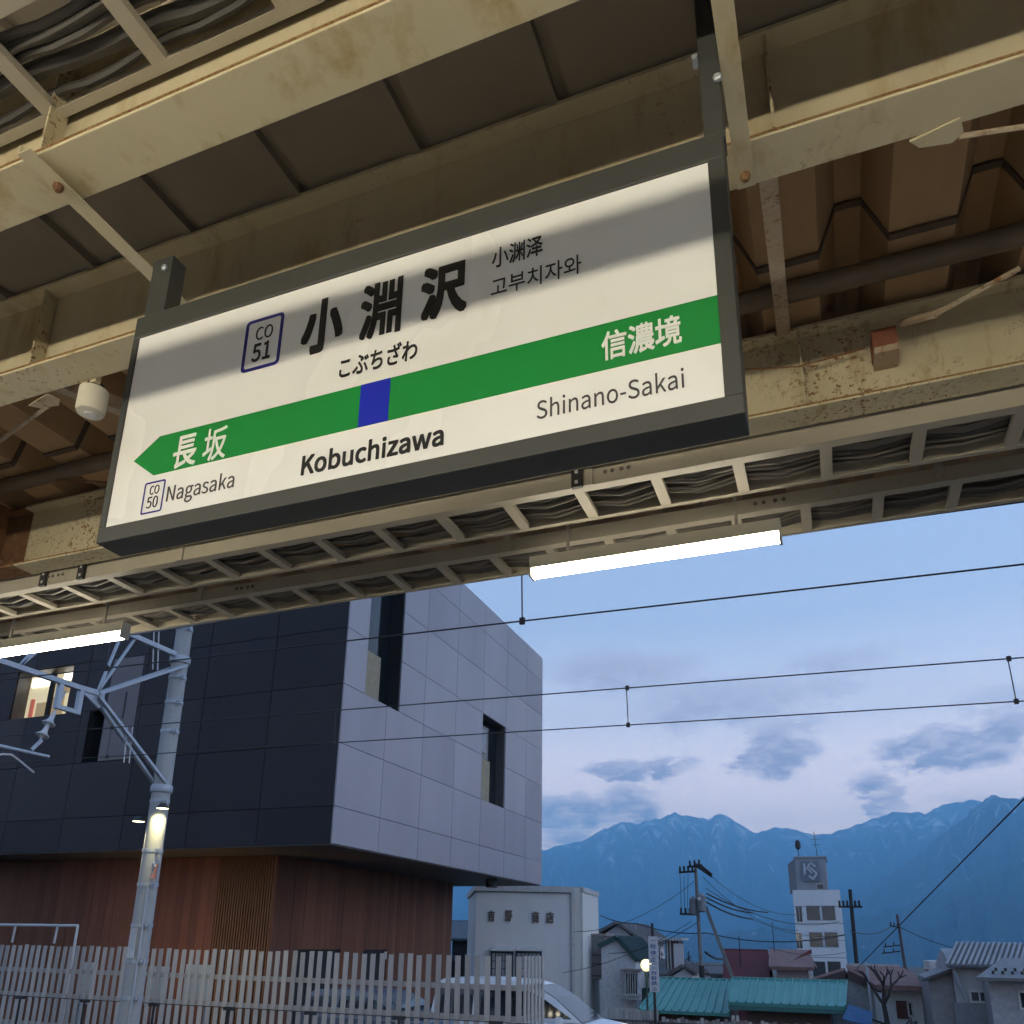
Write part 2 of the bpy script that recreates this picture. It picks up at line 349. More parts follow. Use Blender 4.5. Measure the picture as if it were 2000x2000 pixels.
# ---- mountains: real ridges, kilometres off
def fbm(x, y, oct=5):
    from mathutils import noise
    return noise.fractal((x, y, 3.7), 1.0, 2.1, oct, noise_basis='PERLIN_ORIGINAL')
MOUNT = None
def mountain_mat():
    m = bpy.data.materials.new('mountain_forest'); m.use_nodes = True; n = m.node_tree.nodes; l = m.node_tree.links; p = n['Principled BSDF']
    p.inputs['Roughness'].default_value = .95; p.inputs['Specular IOR Level'].default_value = .1
    tc = n.new('ShaderNodeTexCoord')
    mp = n.new('ShaderNodeMapping'); mp.inputs['Scale'].default_value = (.0055, .0055, .0009); l.new(tc.outputs['Object'], mp.inputs[0])
    t = n.new('ShaderNodeTexNoise'); t.inputs['Scale'].default_value = 1; t.inputs['Detail'].default_value = 7; t.inputs['Roughness'].default_value = .62; l.new(mp.outputs[0], t.inputs[0])
    sp = n.new('ShaderNodeSeparateXYZ'); l.new(tc.outputs['Object'], sp.inputs[0])
    h = n.new('ShaderNodeMapRange'); h.inputs[1].default_value = 100; h.inputs[2].default_value = 1300; h.inputs[3].default_value = .0; h.inputs[4].default_value = .15; l.new(sp.outputs[2], h.inputs[0])
    a = n.new('ShaderNodeMath'); l.new(t.outputs[0], a.inputs[0]); l.new(h.outputs[0], a.inputs[1])
    r = n.new('ShaderNodeMapRange'); r.inputs[1].default_value = .66; r.inputs[2].default_value = .78; l.new(a.outputs[0], r.inputs[0])
    mx = n.new('ShaderNodeMix'); mx.data_type = 'RGBA'; mx.inputs[6].default_value = (.035, .045, .04, 1); mx.inputs[7].default_value = (.80, .82, .85, 1)
    l.new(r.outputs[0], mx.inputs[0]); l.new(mx.outputs[2], p.inputs['Base Color']); return m
MOUNT = mountain_mat()
def ridge(name, prof, dist, depth, rough, seed, label):
    """prof: (pixel x, pixel y) along the skyline; the crest stands dist metres off"""
    pts = [azel(x, y) for x, y in prof]; az0, az1 = pts[0][0], pts[-1][0]
    na, nr = 420, 46; b = MB()
    for i in range(na+1):
        a = az0+(az1-az0)*i/na
        for (p0, p1) in zip(pts, pts[1:]):
            if p0[0] <= a <= p1[0] or p1 is pts[-1]:
                t = min(max((a-p0[0])/(p1[0]-p0[0]), 0), 1); e = p0[1]+(p1[1]-p0[1])*t
                if a <= p1[0]: break
        hc = dist*math.tan(e)/math.cos(0) + EYE
        for j in range(nr+1):
            s = j/nr*1.35                       # 0 foot, 1 crest, beyond: the far side
            rr = dist - depth*(1-s)
            base = -140
            f = s if s <= 1 else 1-(s-1)*1.8
            prof_ = f**1.15 if f > 0 else f
            env = max(0, math.sin(math.pi*min(s, 1)))**.8
            spur = abs(math.sin(a*95+seed+3*fbm(a*9+seed, s*1.3)))**.8-.5
            nse = fbm(a*22+seed, s*2.2+seed)*.8
            h = base+(hc-base)*prof_ + (spur*.24+nse*.22)*rough*(hc-base)*env*1
            h += fbm(a*160+seed, s*9, 4)*20*rough*(1 if s > .5 else 2*s)
            b.v.append((rr*math.sin(a), rr*math.cos(a), h))
    for i in range(na):
        for j in range(nr):
            q = i*(nr+1)+j; b.f.append((q, q+nr+1, q+nr+2, q+1))
    o = b.build(name, MOUNT, smooth=False); o['kind'] = 'structure'; o['label'] = label
ridge('mountain', [(-1500, 1760), (200, 1740), (700, 1700), (960, 1680), (1058, 1662), (1090, 1652), (1140, 1640), (1180, 1618), (1215, 1606), (1250, 1607), (1262, 1603), (1290, 1598), (1306, 1592), (1318, 1586), (1330, 1593), (1344, 1591), (1358, 1597), (1372, 1594), (1385, 1602), (1395, 1592), (1411, 1588), (1426, 1598), (1440, 1609), (1475, 1626), (1500, 1622), (1515, 1614), (1545, 1620), (1590, 1632), (1620, 1628), (1660, 1615), (1700, 1600), (1740, 1587), (1785, 1584), (1805, 1590), (1840, 1570), (1880, 1566), (1900, 1560), (2600, 1620), (3400, 1700)], 10500, 3600, 1.0, 1.3, 'hazy blue main mountain range with snow streaks in its gullies')
ridge('mountain_spur', [(1180, 1838), (1350, 1822), (1500, 1792), (1600, 1765), (1680, 1738), (1740, 1705), (1790, 1668), (1840, 1630), (1880, 1600), (1910, 1570), (1935, 1555), (1965, 1556), (2000, 1558), (2200, 1520), (3000, 1600), (4200, 1730)], 6800, 2600, 1.0, 4.1, 'darker blue spur in front of the range')
ridge('foothill', [(-1500, 1828), (300, 1826), (900, 1832), (1250, 1834), (1500, 1815), (1700, 1790), (1850, 1740), (1930, 1706), (2000, 1680), (2300, 1640), (3600, 1760)], 4600, 1500, 1.0, 8.3, 'lowest dark blue foothill sloping down behind the roofs')

# ---- evening haze: one even, pale volume round everything
HAZE_D = .0002
hz = MB().box(-12200, 12200, -12200, 12200, -160, 1660).build('haze', None); hz['kind'] = 'stuff'; hz['label'] = 'thin blue evening haze in the valley air'
hm = bpy.data.materials.new('evening_air'); hm.use_nodes = True; hn = hm.node_tree.nodes; hn.clear()
hv = hn.new('ShaderNodeVolumePrincipled'); hv.inputs['Color'].default_value = (.29, .67, 1., 1); hv.inputs['Density'].default_value = HAZE_D; hv.inputs['Anisotropy'].default_value = .5
ho = hn.new('ShaderNodeOutputMaterial'); hm.node_tree.links.new(hv.outputs[0], ho.inputs['Volume'])
hz.data.materials.clear(); hz.data.materials.append(hm)

# ================================================================== platform canopy
ZB, ZT = 3.80, 4.22
XA, XB = -13., 7.
can = thing('platform_canopy', 'cream steel platform canopy with rusting beams and folded metal roof', 'canopy', (0, 0, 0))
def ibeam(y0, y1, m, zb=ZB, zt=ZT, x0=XA, x1=XB):
    yc = (y0+y1)/2
    bm_ = MB().box(x0, x1, yc-.006, yc+.006, zb+.016, zt-.016).build('beam', m, can)
    MB().box(x0, x1, y0, y1, zb, zb+.0155).build('bottom_flange', m, bm_, bevel=.003)
    MB().box(x0, x1, y0, y1, zt-.0155, zt).build('top_flange', m, bm_)
    MB().box(x0, x1, y0-.0025, y0-.0002, zb+.0085, zb+.0165).build('rust_edge', RUSTEDGE, bm_)
    return bm_
bA = ibeam(1.21, 1.375, PAINT); bB = ibeam(1.90, 2.05, PAINT); bC = ibeam(3.25, 3.39, PAINT_R, x0=-4.66)
bC2 = ibeam(3.25, 3.39, PAINT_R, x1=-4.66); bC2.data.materials[0] = RUST
for c in bC2.children: c.data.materials.clear(); c.data.materials.append(RUST)
bD = ibeam(-.15, 0.0, PAINT); bE = ibeam(-2.2, -2.05, PAINT)
# web stiffeners
for (yc, xs, par) in ((1.9, (.03, -2.9, 3.0, -5.8), bB), (1.21, (-2.02, .95, -4.9), bA), (3.25, (.06, 3., -2.9), bC)):
    for x in xs:
        MB().box(x-.004, x+.004, yc+.008, yc+.066, ZB+.016, ZT-.016).build('stiffener', PAINT_R, par)
# rusty cross beam and column head at the splice
for x in (-4.78, -9.9):
    cb = MB().box(x-.006, x+.006, 2.06, 3.24, ZB+.03, ZT-.01).build('cross_beam', RUST, can)
    MB().box(x-.07, x+.07, 2.06, 3.24, ZB+.012, ZB+.028).build('bottom_flange', RUST, cb)
for (x, y) in ((-9.9, 1.29), (5.6, 1.29), (-9.9, -.075), (5.6, -.075)): MB().box(x-.09, x+.09, y-.07, y+.07, .001, ZB-.001).build('column', PAINT, can, bevel=.01)
# inclined angle struts B -> C
for x in (0.0, -2.95, 3.0):
    s_ = MB(); s_.bar((x, 2.0, 3.82), (x, 3.26, 4.20), .055, .008); s_.bar((x+.026, 2.0, 3.85), (x+.026, 3.26, 4.23), .006, .06)
    s_.build('strut', RUST_PAINT, can)
# roof sheets: flat ribbed liner on the platform side, folded plate towards the track
lin = MB()
prof = [(0, 4.235), (.425, 4.235), (.427, 4.215), (.462, 4.215), (.464, 4.250), (.5, 4.250), (.5, 4.256), (0, 4.256)]
lin.prism([(a, -3.6, z) for a, z in prof], (0, 5.62, 0))
lm = lin.mesh('roof_panel'); lm.materials.append(DECK_A)
fp = MB()
def fprof(z): return [(0, z), (.24, z), (.32, z+.21), (.37, z+.215), (.42, z+.21), (.5, z)]
lo = fprof(4.262); up = [(a, z+.004) for a, z in reversed(lo)]
fp.prism([(a, 2.03, z) for a, z in lo+up], (0, 3.25, 0))
fm = fp.mesh('roof_panel'); fm.materials.append(DECK_B)
cl = MB(); lo2 = [(a, z-.004) for a, z in fprof(4.262)]; up2 = [(a, z-.018) for a, z in reversed(fprof(4.262))]
cl.prism([(a, 2.88, z) for a, z in lo2+up2], (0, .03, 0)); clm = cl.mesh('closure_strip'); clm.materials.append(CLOSURE)
for i in range(40):
    x = -13.08+.5*i
    link('roof_panel', lm, None, can).location.x += x
    link('roof_panel', fm, None, can).location.x += x+.0
    if -8 < x < 4: link('closure_strip', clm, None, can).location.x += x
MB().tube([(XA, 3.02, 4.215), (XB, 3.02, 4.215)], .045, 12).build('purlin', mat('purlin_paint', (.17, .125, .08), .6), can, smooth=True)
MB().box(XA, XB, 5.27, 5.285, 4.235, 4.33).build('eave_trim', mat('eave_paint', (.20, .18, .16), .6), can)
# bracing: gusset plates and rods
def gusset(p, w=.13, h=.10, m=RUST_PAINT): 
    MB().prism([p+Vector(d) for d in ((-w, 0, 0), (w*.8, -.03, 0), (w, .02, 0), (w*.6, .045, 0), (-w*.6, .03, 0))], (0, 0, .008)).build('gusset_plate', m, can)
g1 = atZ(1830, 262, 3.795); gusset(g1, .07, m=PAINT)
MB().tube([g1+Vector((.06, .03, -.0)), g1+Vector((1.6, .36, .05))], .008, 6).build('brace_rod', RUST_PAINT, can)
g2 = atZ(82, 785, 3.795); gusset(g2, .08)
MB().tube([g2+Vector((0, .03, 0)), atY(-60, 905, 2.75)], .009, 6).build('brace_rod', RUST_PAINT, can)
MB().tube([atY(-30, 930, 3.0), atY(230, 944, 3.05)], .009, 6).build('brace_rod', RUST, can)
q = atY(1728, 665, 3.2)
gp = MB().box(q.x-.048, q.x+.048, 3.19, 3.31, q.z-.03, q.z+.055).build('gusset_plate', RUST_RED, can); gp['label'] = 'red-brown rusted bracket'
MB().box(q.x-.045, q.x+.048, 3.19, 3.31, q.z-.062, q.z-.031).build('bracket_foot', RUST_PAINT, can)
MB().tube([q+Vector((.07, -.02, .05)), atY(1830, 612, 2.95)], .016, 8).build('turnbuckle', RUST_PAINT, can)
MB().tube([atY(1830, 612, 2.95), atY(1990, 525, 2.7)], .010, 6).build('brace_rod', RUST_PAINT, can)
MB().tube([q+Vector((-.07, .06, .03)), atY(1560, 716, 3.24)], .005, 5).build('brace_rod', RUST, can)
MB().tube([atY(1560, 716, 3.24), atY(1455, 722, 3.27)], .004, 5).build('brace_rod', RUST, can)

# ================================================================== cable racks
def rack(name_label, yn, yf, zb, hgt, x0, x1, first, pitch, ncab, seed, rail_lip=.055):
    rr = random.Random(seed)
    t = thing('cable_rack', name_label, 'cable rack', (0, (yn+yf)/2, zb), 'cable racks under the canopy')
    MB().box(x0, x1, yn, yn+.004, zb, zb+hgt).box(x0, x1, yn+.0045, yn+rail_lip, zb, zb+.004).box(x0, x1, yn+.0045, yn+.03, zb+hgt-.004, zb+hgt).build('rail', RACKM, t)
    MB().box(x0, x1, yf-.004, yf, zb, zb+hgt).box(x0, x1, yf-.03, yf-.0045, zb, zb+.004).build('rail', RACKM, t)
    rm = MB().box(-.026, .026, yn+rail_lip, yf-.03, zb+.001, zb+.028).mesh('rung'); rm.materials.append(RACKM)
    k = math.ceil((x0-first)/pitch); x = first+k*pitch
    while x < x1:
        r_ = link('rung', rm, None, t); r_.location.x += x; x += pitch
    for c in range(ncab):
        y = yn+.075+(yf-yn-.13)*(c+.5)/ncab; rad = rr.choice((.009, .013, .018, .026)); pts = []; ph = rr.uniform(0, 6)
        xx = x0
        while xx <= x1+.001:
            sag = math.cos((xx-first)*2*math.pi/pitch)*(.4+.9*abs(math.sin(math.floor((xx-first)/pitch)*2.7+ph)))
            pts.append((xx, y+(.018+.02*abs(math.sin(ph)))*math.sin(xx*(.7+.5*abs(math.cos(ph)))+ph)+.006*math.sin(xx*3+ph*2), zb+.03+rad+.014*sag+.012*math.sin(xx*.8+ph))); xx += pitch/4
        MB().tube(pts, rad, 7).build('cable', CABLE2 if rr.random() < .4 else CABLE, t, smooth=True)
    return t
r1 = rack('inner cable rack running beside the rust-speckled beam, black clips on its rail', 3.42, 3.765, 3.722, .10, XA, XB, -.255, .383, 7, 1)
r2 = rack('outer cable rack along the canopy edge above the strip lamps', 4.06, 4.40, 3.778, .08, XA, XB, .02, .354, 6, 2)
r0 = rack('cable rack overhead in the upper left corner of the photo', .93, 1.262, 4.005, .08, XA, XB, -1.61, .432, 6, 3)
r0.children[1].location.y += 0
# rail joints: splice plates with bolt heads, black clips, hanger brackets
def splice(px, py, yn, zb, h, t, w=.15, n=4, plate=True):
    p = atY(px, py, yn-.004)
    s_ = MB().box(p.x-w/2, p.x+w/2, yn-.0035, yn-.0005, zb+.006, zb+h-.006).build('splice_plate', RACKM, t)
    for k in range(n):
        x = p.x-w*.36+w*.72*(k+(0.35 if k >= n/2 else 0))/(n-.65)
        MB().lathe([(.011, 0), (.011, .004), (.006, .006)], (x, yn-.0035, zb+h*.55), (0, -1, 0), 8).build('bolt', mat('bolt_dark', (.16, .14, .11), .6), s_)
splice(1205, 926, 3.42, 3.722, .10, r1, .16); splice(107, 1133, 3.42, 3.722, .10, r1, .17)
splice(478, 1147, 4.06, 3.778, .08, r2, .18); splice(1503, 982, 4.06, 3.778, .08, r2, .2)
for (px, py) in ((84, 1141), (158, 1127), (1127, 942)):
    p = atY(px, py, 3.41)
    c_ = MB().box(p.x-.026, p.x+.026, 3.398, 3.4185, 3.712, 3.822).build('clip', BLACKPL, r1)
    for dz_ in (.028, -.028): MB().box(p.x-.008, p.x+.008, 3.3955, 3.3975, 3.767+dz_-.009, 3.767+dz_+.009).build('clip_bolt', PORC, c_)
def hanger(px, py, y, zb, h, t):
    p = atY(px, py, y); MB().box(p.x-.022, p.x+.022, y-.012, y-.0005, zb-.004, zb+h+.02).box(p.x-.005, p.x+.005, y+.01, y+.02, zb+h, 4.2).build('hanger_bracket', RACKM, t)
hanger(1150, 935, 3.42, 3.722, .10, r1); hanger(352, 1090, 3.42, 3.722, .10, r1)
hanger(990, 1060, 4.06, 3.778, .08, r2); hanger(392, 1157, 4.06, 3.778, .08, r2); hanger(1833, 920, 4.06, 3.778, .08, r2)

# ================================================================== strip lamps
def lamp(x0, x1, y, zb, label, w=.075, grp='strip lamps under the canopy', dp=0.):
    t = thing('strip_lamp', label, 'strip lamp', ((x0+x1)/2, y, zb), grp)
    body = MB().box(x0-.012, x1+.012, y-w/2, y+w/2, zb+.045, zb+.115).build('housing', LAMPBODY, t, bevel=.004)
    MB().prism([(x0, y-w/2+.002, zb+.0445), (x0, y-w/2+.008, zb+.012-dp), (x0, y-w/2+.02, zb-dp), (x0, y+w/2-.02, zb-dp), (x0, y+w/2-.008, zb+.012-dp), (x0, y+w/2-.002, zb+.0445)], (x1-x0, 0, 0)).build('diffuser', LAMPON2 if y > 3 else (LAMPON3 if y < -3 else LAMPON), t)
    for x in (x0-.012, x1): MB().box(x, x+.012, y-w/2+.001, y+w/2-.001, zb-.002-dp, zb+.0445).build('end_cap', LAMPBODY, t)
    for x in (x0+.2, x1-.2): MB().box(x-.008, x+.008, y-.008, y+.008, zb+.1155, zb+.30).build('hanger_rod', RACKM, t)
lamp(-1.41, -.115, 3.89, 3.50, 'lit strip lamp hanging below the canopy edge, against the sky')
lamp(-5.64, -4.345, 3.89, 3.50, 'lit strip lamp at the left edge of the photo, in front of the dark building')
for k, x in enumerate((4.12, -9.87)): lamp(x-1.3, x, 3.89, 3.50, ('lit strip lamp farther along the canopy edge row', 'lit strip lamp far down the canopy edge row')[k])
for k, x in enumerate((-6.6, -4.3, -2.0, .3, 2.6)): lamp(x-1.3, x, -1.5, 3.03, 'lit strip lamp of the row behind the viewer', grp='strip lamps over the platform middle', dp=.035)
for k, x in enumerate((-6.9, -2.7, 1.5)): lamp(x-1.3, x, -3.7, 3.50, 'unseen strip lamp added to fill the shadow on the sign', grp='added fill lamps out of view')  # added row out of view, lifts the shadow band on the sign
t = thing('shadow_blocker', 'unseen added raceway hung along the platform middle', 'blocker', (0, .4, 3.13))  # bar added out of view to cast the grey band on the sign
MB().box(XA, XB, .35, .45, 3.128, 3.232).build('blocker_bar', RACKM, t)
for x in (-9, -6, -3, 0, 3, 6): MB().box(x-.01, x+.01, .39, .41, 3.2325, 4.214).build('hanger_rod', RACKM, t)

# ================================================================== smoke detector / speaker can on beam B
d0 = atZ(181, 752, 3.795); dc = (d0.x, 2.085, 3.66)
t = thing('ceiling_sensor', 'cream round sensor can hanging from the beam beside the sign', 'sensor', dc)
MB().lathe([(.03, 0), (.052, .006), (.058, .02), (.058, .112)], dc, n=24).build('can', DETECT, t, smooth=True)
MB().lathe([(.036, 0), (.036, .03)], (dc[0], dc[1], dc[2]+.1125), n=16).build('collar', BLACKPL, t)
MB().box(dc[0]-.04, dc[0]+.04, 2.0505, 2.075, 3.79, 3.85).build('clamp', PAINT, t)
MB().lathe([(.02, 0), (.024, .004)], (dc[0], dc[1], dc[2]-.0045), n=16).build('lens', WHITE, t)

# ================================================================== station name sign
YS = 1.6
sg = thing('station_sign', 'hanging station name sign with green arrow band reading Kobuchizawa', 'sign', (-1.02, 1.65, 2.70))
x0, x1, z0, z1 = -1.953, -.093, 2.698, 3.507; px0, px1, pz0, pz1 = -1.930, -.134, 2.748, 3.426
fr = MB()
fr.box(x0, x1, YS-.006, YS+.09, pz1, z1).box(x0, x1, YS-.006, YS+.09, z0, pz0).box(x0, px0, YS-.006, YS+.09, pz0, pz1).box(px1, x1, YS-.006, YS+.09, pz0, pz1)
fr.box(px0, px1, YS+.075, YS+.088, pz0, pz1)
fr.build('frame', FRAME, sg, bevel=.003)
panel = MB().box(px0, px1, YS, YS+.06, pz0, pz1).build('panel', WHITE, sg)
def sbox(region, pts):
    """bounding box on the sign face of points picked in an enlarged view"""
    x, y, s = region; q = [atY(x+a/s, y+b/s, YS) for a, b in pts]
    return min(p.x for p in q), max(p.x for p in q), min(p.z for p in q), max(p.z for p in q)
Z1, Z2, Z3 = (180, 450, 3.22), (450, 450, 3.5127), (900, 300, 3.331)
YF = YS-.0008
# band
bz1 = (sbox(Z1, [(425, 1308)])[2] + sbox(Z3, [(1670, 905)])[2])/2; bz0 = (sbox(Z1, [(385, 1550)])[2] + sbox(Z3, [(1690, 1222)])[2])/2
tipx = sbox(Z1, [(260, 1465)])[0]; shx = sbox(Z1, [(425, 1308)])[0]
MB().prism([(tipx, YF, (bz0+bz1)/2), (shx, YF, bz1), (px1, YF, bz1), (px1, YF, bz0), (shx, YF, bz0)], (0, .0012, 0)).build('green_band', GREEN, panel)
bb = sbox(Z2, [(888, 1085), (1105, 1030), (1090, 1305), (870, 1358)]); bxa, bxb = bb[0]+.004, bb[1]-.004
MB().box(bxa, bxb, YF-.0008, YF-.0001, bz0, bz1).build('blue_square', BLUE, panel)
def rbox(name, box, wline, rad, m):
    a, b, c, d = box; out = []; inn = []
    def loop(a, b, c, d, r):
        pts = []
        for (cx, cz, s0) in ((b-r, d-r, 0), (a+r, d-r, 90), (a+r, c+r, 180), (b-r, c+r, 270)):
            for k in range(5): q = R(s0+22.5*k); pts.append((cx+r*math.cos(q), cz+r*math.sin(q)))
        return pts
    O = loop(a, b, c, d, rad); I = loop(a+wline, b-wline, c+wline, d-wline, max(rad-wline*.7, .002)); n = len(O); mb = MB()
    mb.v = [(x, YF, z) for x, z in O]+[(x, YF, z) for x, z in I]
    mb.f = [(i, (i+1) % n, n+(i+1) % n, n+i) for i in range(n)]
    mb.build(name, m, panel)
cb = sbox(Z1, [(975, 580), (1205, 515), (1175, 835), (932, 905)]); w_ = cb[1]-cb[0]
rbox('number_box', cb, .0115, .016, NAVY)
text_mesh('lettering', 'CO', (cb[0]+w_*.30, cb[0]+w_*.74, lerp(cb[3], cb[2], .43), lerp(cb[3], cb[2], .18)), YF, INK, panel, .0)
text_mesh('lettering', '51', (cb[0]+w_*.26, cb[0]+w_*.74, lerp(cb[3], cb[2], .84), lerp(cb[3], cb[2], .50)), YF, INK, panel, .004)
cs = sbox(Z1, [(335, 1592), (453, 1568), (435, 1765), (302, 1788)]); w_ = cs[1]-cs[0]
rbox('number_box', cs, .006, .008, NAVY)
h_ = cs[3]-cs[2]
text_mesh('lettering', 'CO', (cs[0]+w_*.30, cs[0]+w_*.74, cs[3]-h_*.42, cs[3]-h_*.14), YF, INK, panel, .0)
text_mesh('lettering', '50', (cs[0]+w_*.24, cs[0]+w_*.76, cs[2]+h_*.16, cs[2]+h_*.52), YF, INK, panel, .0)
text_mesh('lettering', '小', sbox(Z2, [(485, 770), (770, 690), (650, 470), (545, 858)]), YF, INK, panel, .034)
text_mesh('lettering', '淵', sbox(Z2, [(880, 745), (1185, 312), (1165, 690), (950, 750)]), YF, INK, panel, .022)
text_mesh('lettering', '沢', sbox(Z2, [(1300, 600), (1617, 188), (1620, 540), (1320, 632)]), YF, INK, panel, .032)
text_mesh('lettering', 'こぶちざわ', sbox(Z2, [(748, 985), (762, 1000), (1285, 800), (1270, 885), (1160, 770)]), YF, INK, panel, .012)
text_mesh('lettering', '小渊泽', sbox(Z3, [(205, 720), (240, 742), (535, 560), (520, 532)]), YF, INK, panel, .004)
text_mesh('lettering', '고부치자와', sbox(Z3, [(197, 935), (300, 912), (785, 720), (765, 660)]), YF, INK, panel, -.006)
text_mesh('lettering', '長', sbox(Z1, [(503, 1480), (520, 1503), (655, 1420), (650, 1276)]), YF-.0002, WHITE, panel, .014)
text_mesh('lettering', '坂', sbox(Z1, [(697, 1410), (740, 1450), (857, 1224), (835, 1430)]), YF-.0002, WHITE, panel, .006)
text_mesh('lettering', '信濃境', sbox(Z3, [(917, 1250), (938, 1352), (1420, 1045), (1440, 1215)]), YF-.0002, WHITE, panel, .014)
text_mesh('lettering', 'Kobuchizawa', sbox(Z2, [(489, 1640), (505, 1682), (1465, 1440), (960, 1438)]), YF, INK, panel, .007)
text_mesh('lettering', 'Shinano-Sakai', sbox(Z3, [(495, 1690), (520, 1728), (1455, 1490), (1270, 1432)]), YF, INKG, panel, .0)
text_mesh('lettering', 'Nagasaka', sbox(Z1, [(468, 1690), (590, 1712), (893, 1590), (815, 1530)]), YF, INKG, panel, .0)
# hanging posts and cross bars
MB().box(-1.945, -1.862, 1.612, 1.672, z1+.0005, 3.752).build('post', FRAME, sg, bevel=.002)
MB().box(-.140, -.090, 1.612, 1.672, z1+.0005, 4.05).build('post', FRAME, sg, bevel=.002)
for (xc, yb) in ((-1.905, 1.61), (-.115, 1.61)):
    MB().lathe([(.012, 0), (.012, .008), (.007, .012)], (xc+.02, yb, 3.70), (0, -1, 0), 8).build('bolt', GALV, sg)
MB().box(-.155, -.141, 1.60, 1.63, 3.785, 3.80).build('bolt', GALV, sg)
for (xa, xb2) in ((-2.035, -1.985), (-.088, -.036)):
    cbm = MB().box(xa, xb2, 1.17, 2.02, 3.764, 3.7695).box(xa, xa+.006, 1.17, 2.02, 3.770, 3.799).build('cross_bar', PAINT, sg)
    for y in (1.29, 1.975): MB().lathe([(.016, 0), (.016, .01), (.008, .022)], ((xa+xb2)/2, y, 3.7635), (0, 0, -1), 8).build('bolt', RUST, cbm)

# ================================================================== overhead line
def wire(name, pts, r, m, label, group, cat='wire'):
    o = MB().tube(pts, r, 5, False).build(name, m, smooth=True); tag(o, label, cat, group); return o
def lerp(a, b, t): return a+(b-a)*t
def droppers(t, pts, Yw, zl, par_m):
    pass
OG = 'overhead wires of the railway'
def track_wires(Y, zc, zm, slope, nm, drops):
    X0, X1 = -30, 14
    c = [(x, Y, zc-slope*x) for x in (X0, X1)]
    t = thing('overhead_line', nm, 'overhead line', (0, Y, zc), OG)
    MB().tube(c, .0075, 6).build('contact_wire', WIRE, t)
    pts = []
    for i in range(45):
        x = X0+i; s_ = ((x-(-11.6)) % 40)/40; pts.append((x, Y, zm-slope*x))
    MB().tube(pts, .0085, 6).build('messenger_wire', WIRE, t)
    for xd in drops:
        d_ = MB().tube([(xd, Y, zc-slope*xd), (xd-.01, Y, zm-slope*xd)], .0065, 5).build('dropper', WIRE, t)
        for z_ in (zc, zm): MB().box(xd-.022, xd+.022, Y-.014, Y+.014, z_-slope*xd-.028, z_-slope*xd+.028).build('clamp', WIRE, d_)
pA, pB = atY(1020, 1213, 6.0), atY(2000, 1102, 6.0); sA = -(pB.z-pA.z)/(pB.x-pA.x)
mA = atY(1800, 1007, 6.0)
track_wires(6.0, pA.z+sA*pA.x, mA.z+sA*mA.x, sA, 'near overhead line whose messenger wire runs along the canopy edge', (pA.x, pA.x+4.6, pA.x-4.6, pA.x-9.2))
pA, pB = atY(1227, 1416, 9.8), atY(1985, 1370, 9.8); sA = -(pB.z-pA.z)/(pB.x-pA.x); mA = atY(1222, 1344, 9.8)
track_wires(9.8, pA.z+sA*pA.x, mA.z+sA*mA.x, sA, 'farther overhead line crossing the sky with two droppers in view', (pA.x, pB.x, pA.x-4.3, pA.x-8.6))
wire('guy_wire', [atY(1675, 1890, 26), atY(2030, 1530, 13)], .012, WIRE, 'single dark wire climbing steeply to the right edge in front of the mountains', OG)
wire('feeder_wire', [atY(-40, 1262, 8.0), atY(268, 1238, 8.0), atY(620, 1182, 8.0), atY(900, 1128, 8.0)], .016, WIRE2, 'thick pale feeder cable crossing the dark building just below the canopy', OG)

# ================================================================== catenary pole with cantilever
PXx, PYy = -11.6, 11.8
cp = thing('catenary_pole', 'grey concrete overhead line pole with steel brackets in front of the dark building', 'pole', (PXx, PYy, -1.05))
MB().tube([(PXx, PYy, -1.05), (PXx, PYy, 3), (PXx, PYy, 8.5)], [.185, .17, .145], 24).build('shaft', CONC, cp, smooth=True)
for z_ in (7.35, 6.35, 5.85, 5.28, 3.95, 3.05, 2.45, 1.75, 1.15, .55):
    r_ = .172-.004*(z_-3)
    b_ = MB().lathe([(r_+.007, -.03), (r_+.007, .03)], (PXx, PYy, z_), n=24).build('band', GALV, cp, smooth=True)
    MB().box(PXx+r_-.01, PXx+r_+.075, PYy-.10, PYy-.06, z_-.05, z_+.03).box(PXx+r_+.03, PXx+r_+.05, PYy-.15, PYy-.02, z_-.02, z_+.02).build('bolt_lug', GALV, b_)
MB().tube([(PXx+.14, PYy-.13, -1.0), (PXx+.14, PYy-.13, 2.4)], .022, 8).build('conduit', GALV, cp, smooth=True)
MB().box(PXx-.05, PXx+.09, PYy-.20, PYy-.178, 1.2, 1.7).build('number_plate', PORC, cp)
def ax(px, py): return atX(px, py, PXx)
J = ax(190, 1355); T1 = ax(352, 1287); T0 = ax(322, 1533)
def arm(a, b, w=.075, h=.075, nm='bracket_arm', m=GALV): return MB().bar(a, b, w, h, (1, 0, 0)).build(nm, m, cp)
top_ = Vector((PXx, PYy-.15, 6.80))
arm(Vector((PXx, PYy, 6.79)), Vector((PXx, 7.2, 6.79)), .09, .10)
for sx in (-.14, .14):
    arm(Vector((PXx+sx, PYy+.05, 6.62)), Vector((PXx+sx*.4, J.y, J.z)), .05, .06)
    arm(Vector((PXx+sx, PYy+.05, 4.20)), Vector((PXx+sx*.4, J.y, J.z-.06)), .05, .07)
arm(Vector((PXx, J.y+.12, J.z)), Vector((PXx, 7.0, J.z)), .08, .09)
MB().prism([(PXx-.02, J.y-.32, J.z-.06), (PXx-.02, J.y-.32, J.z+.05), (PXx-.02, J.y+.1, J.z+.07), (PXx-.02, J.y+.20, J.z-.16), (PXx-.02, J.y+.06, J.z-.24)], (.04, 0, 0)).build('joint_plate', GALV, cp)
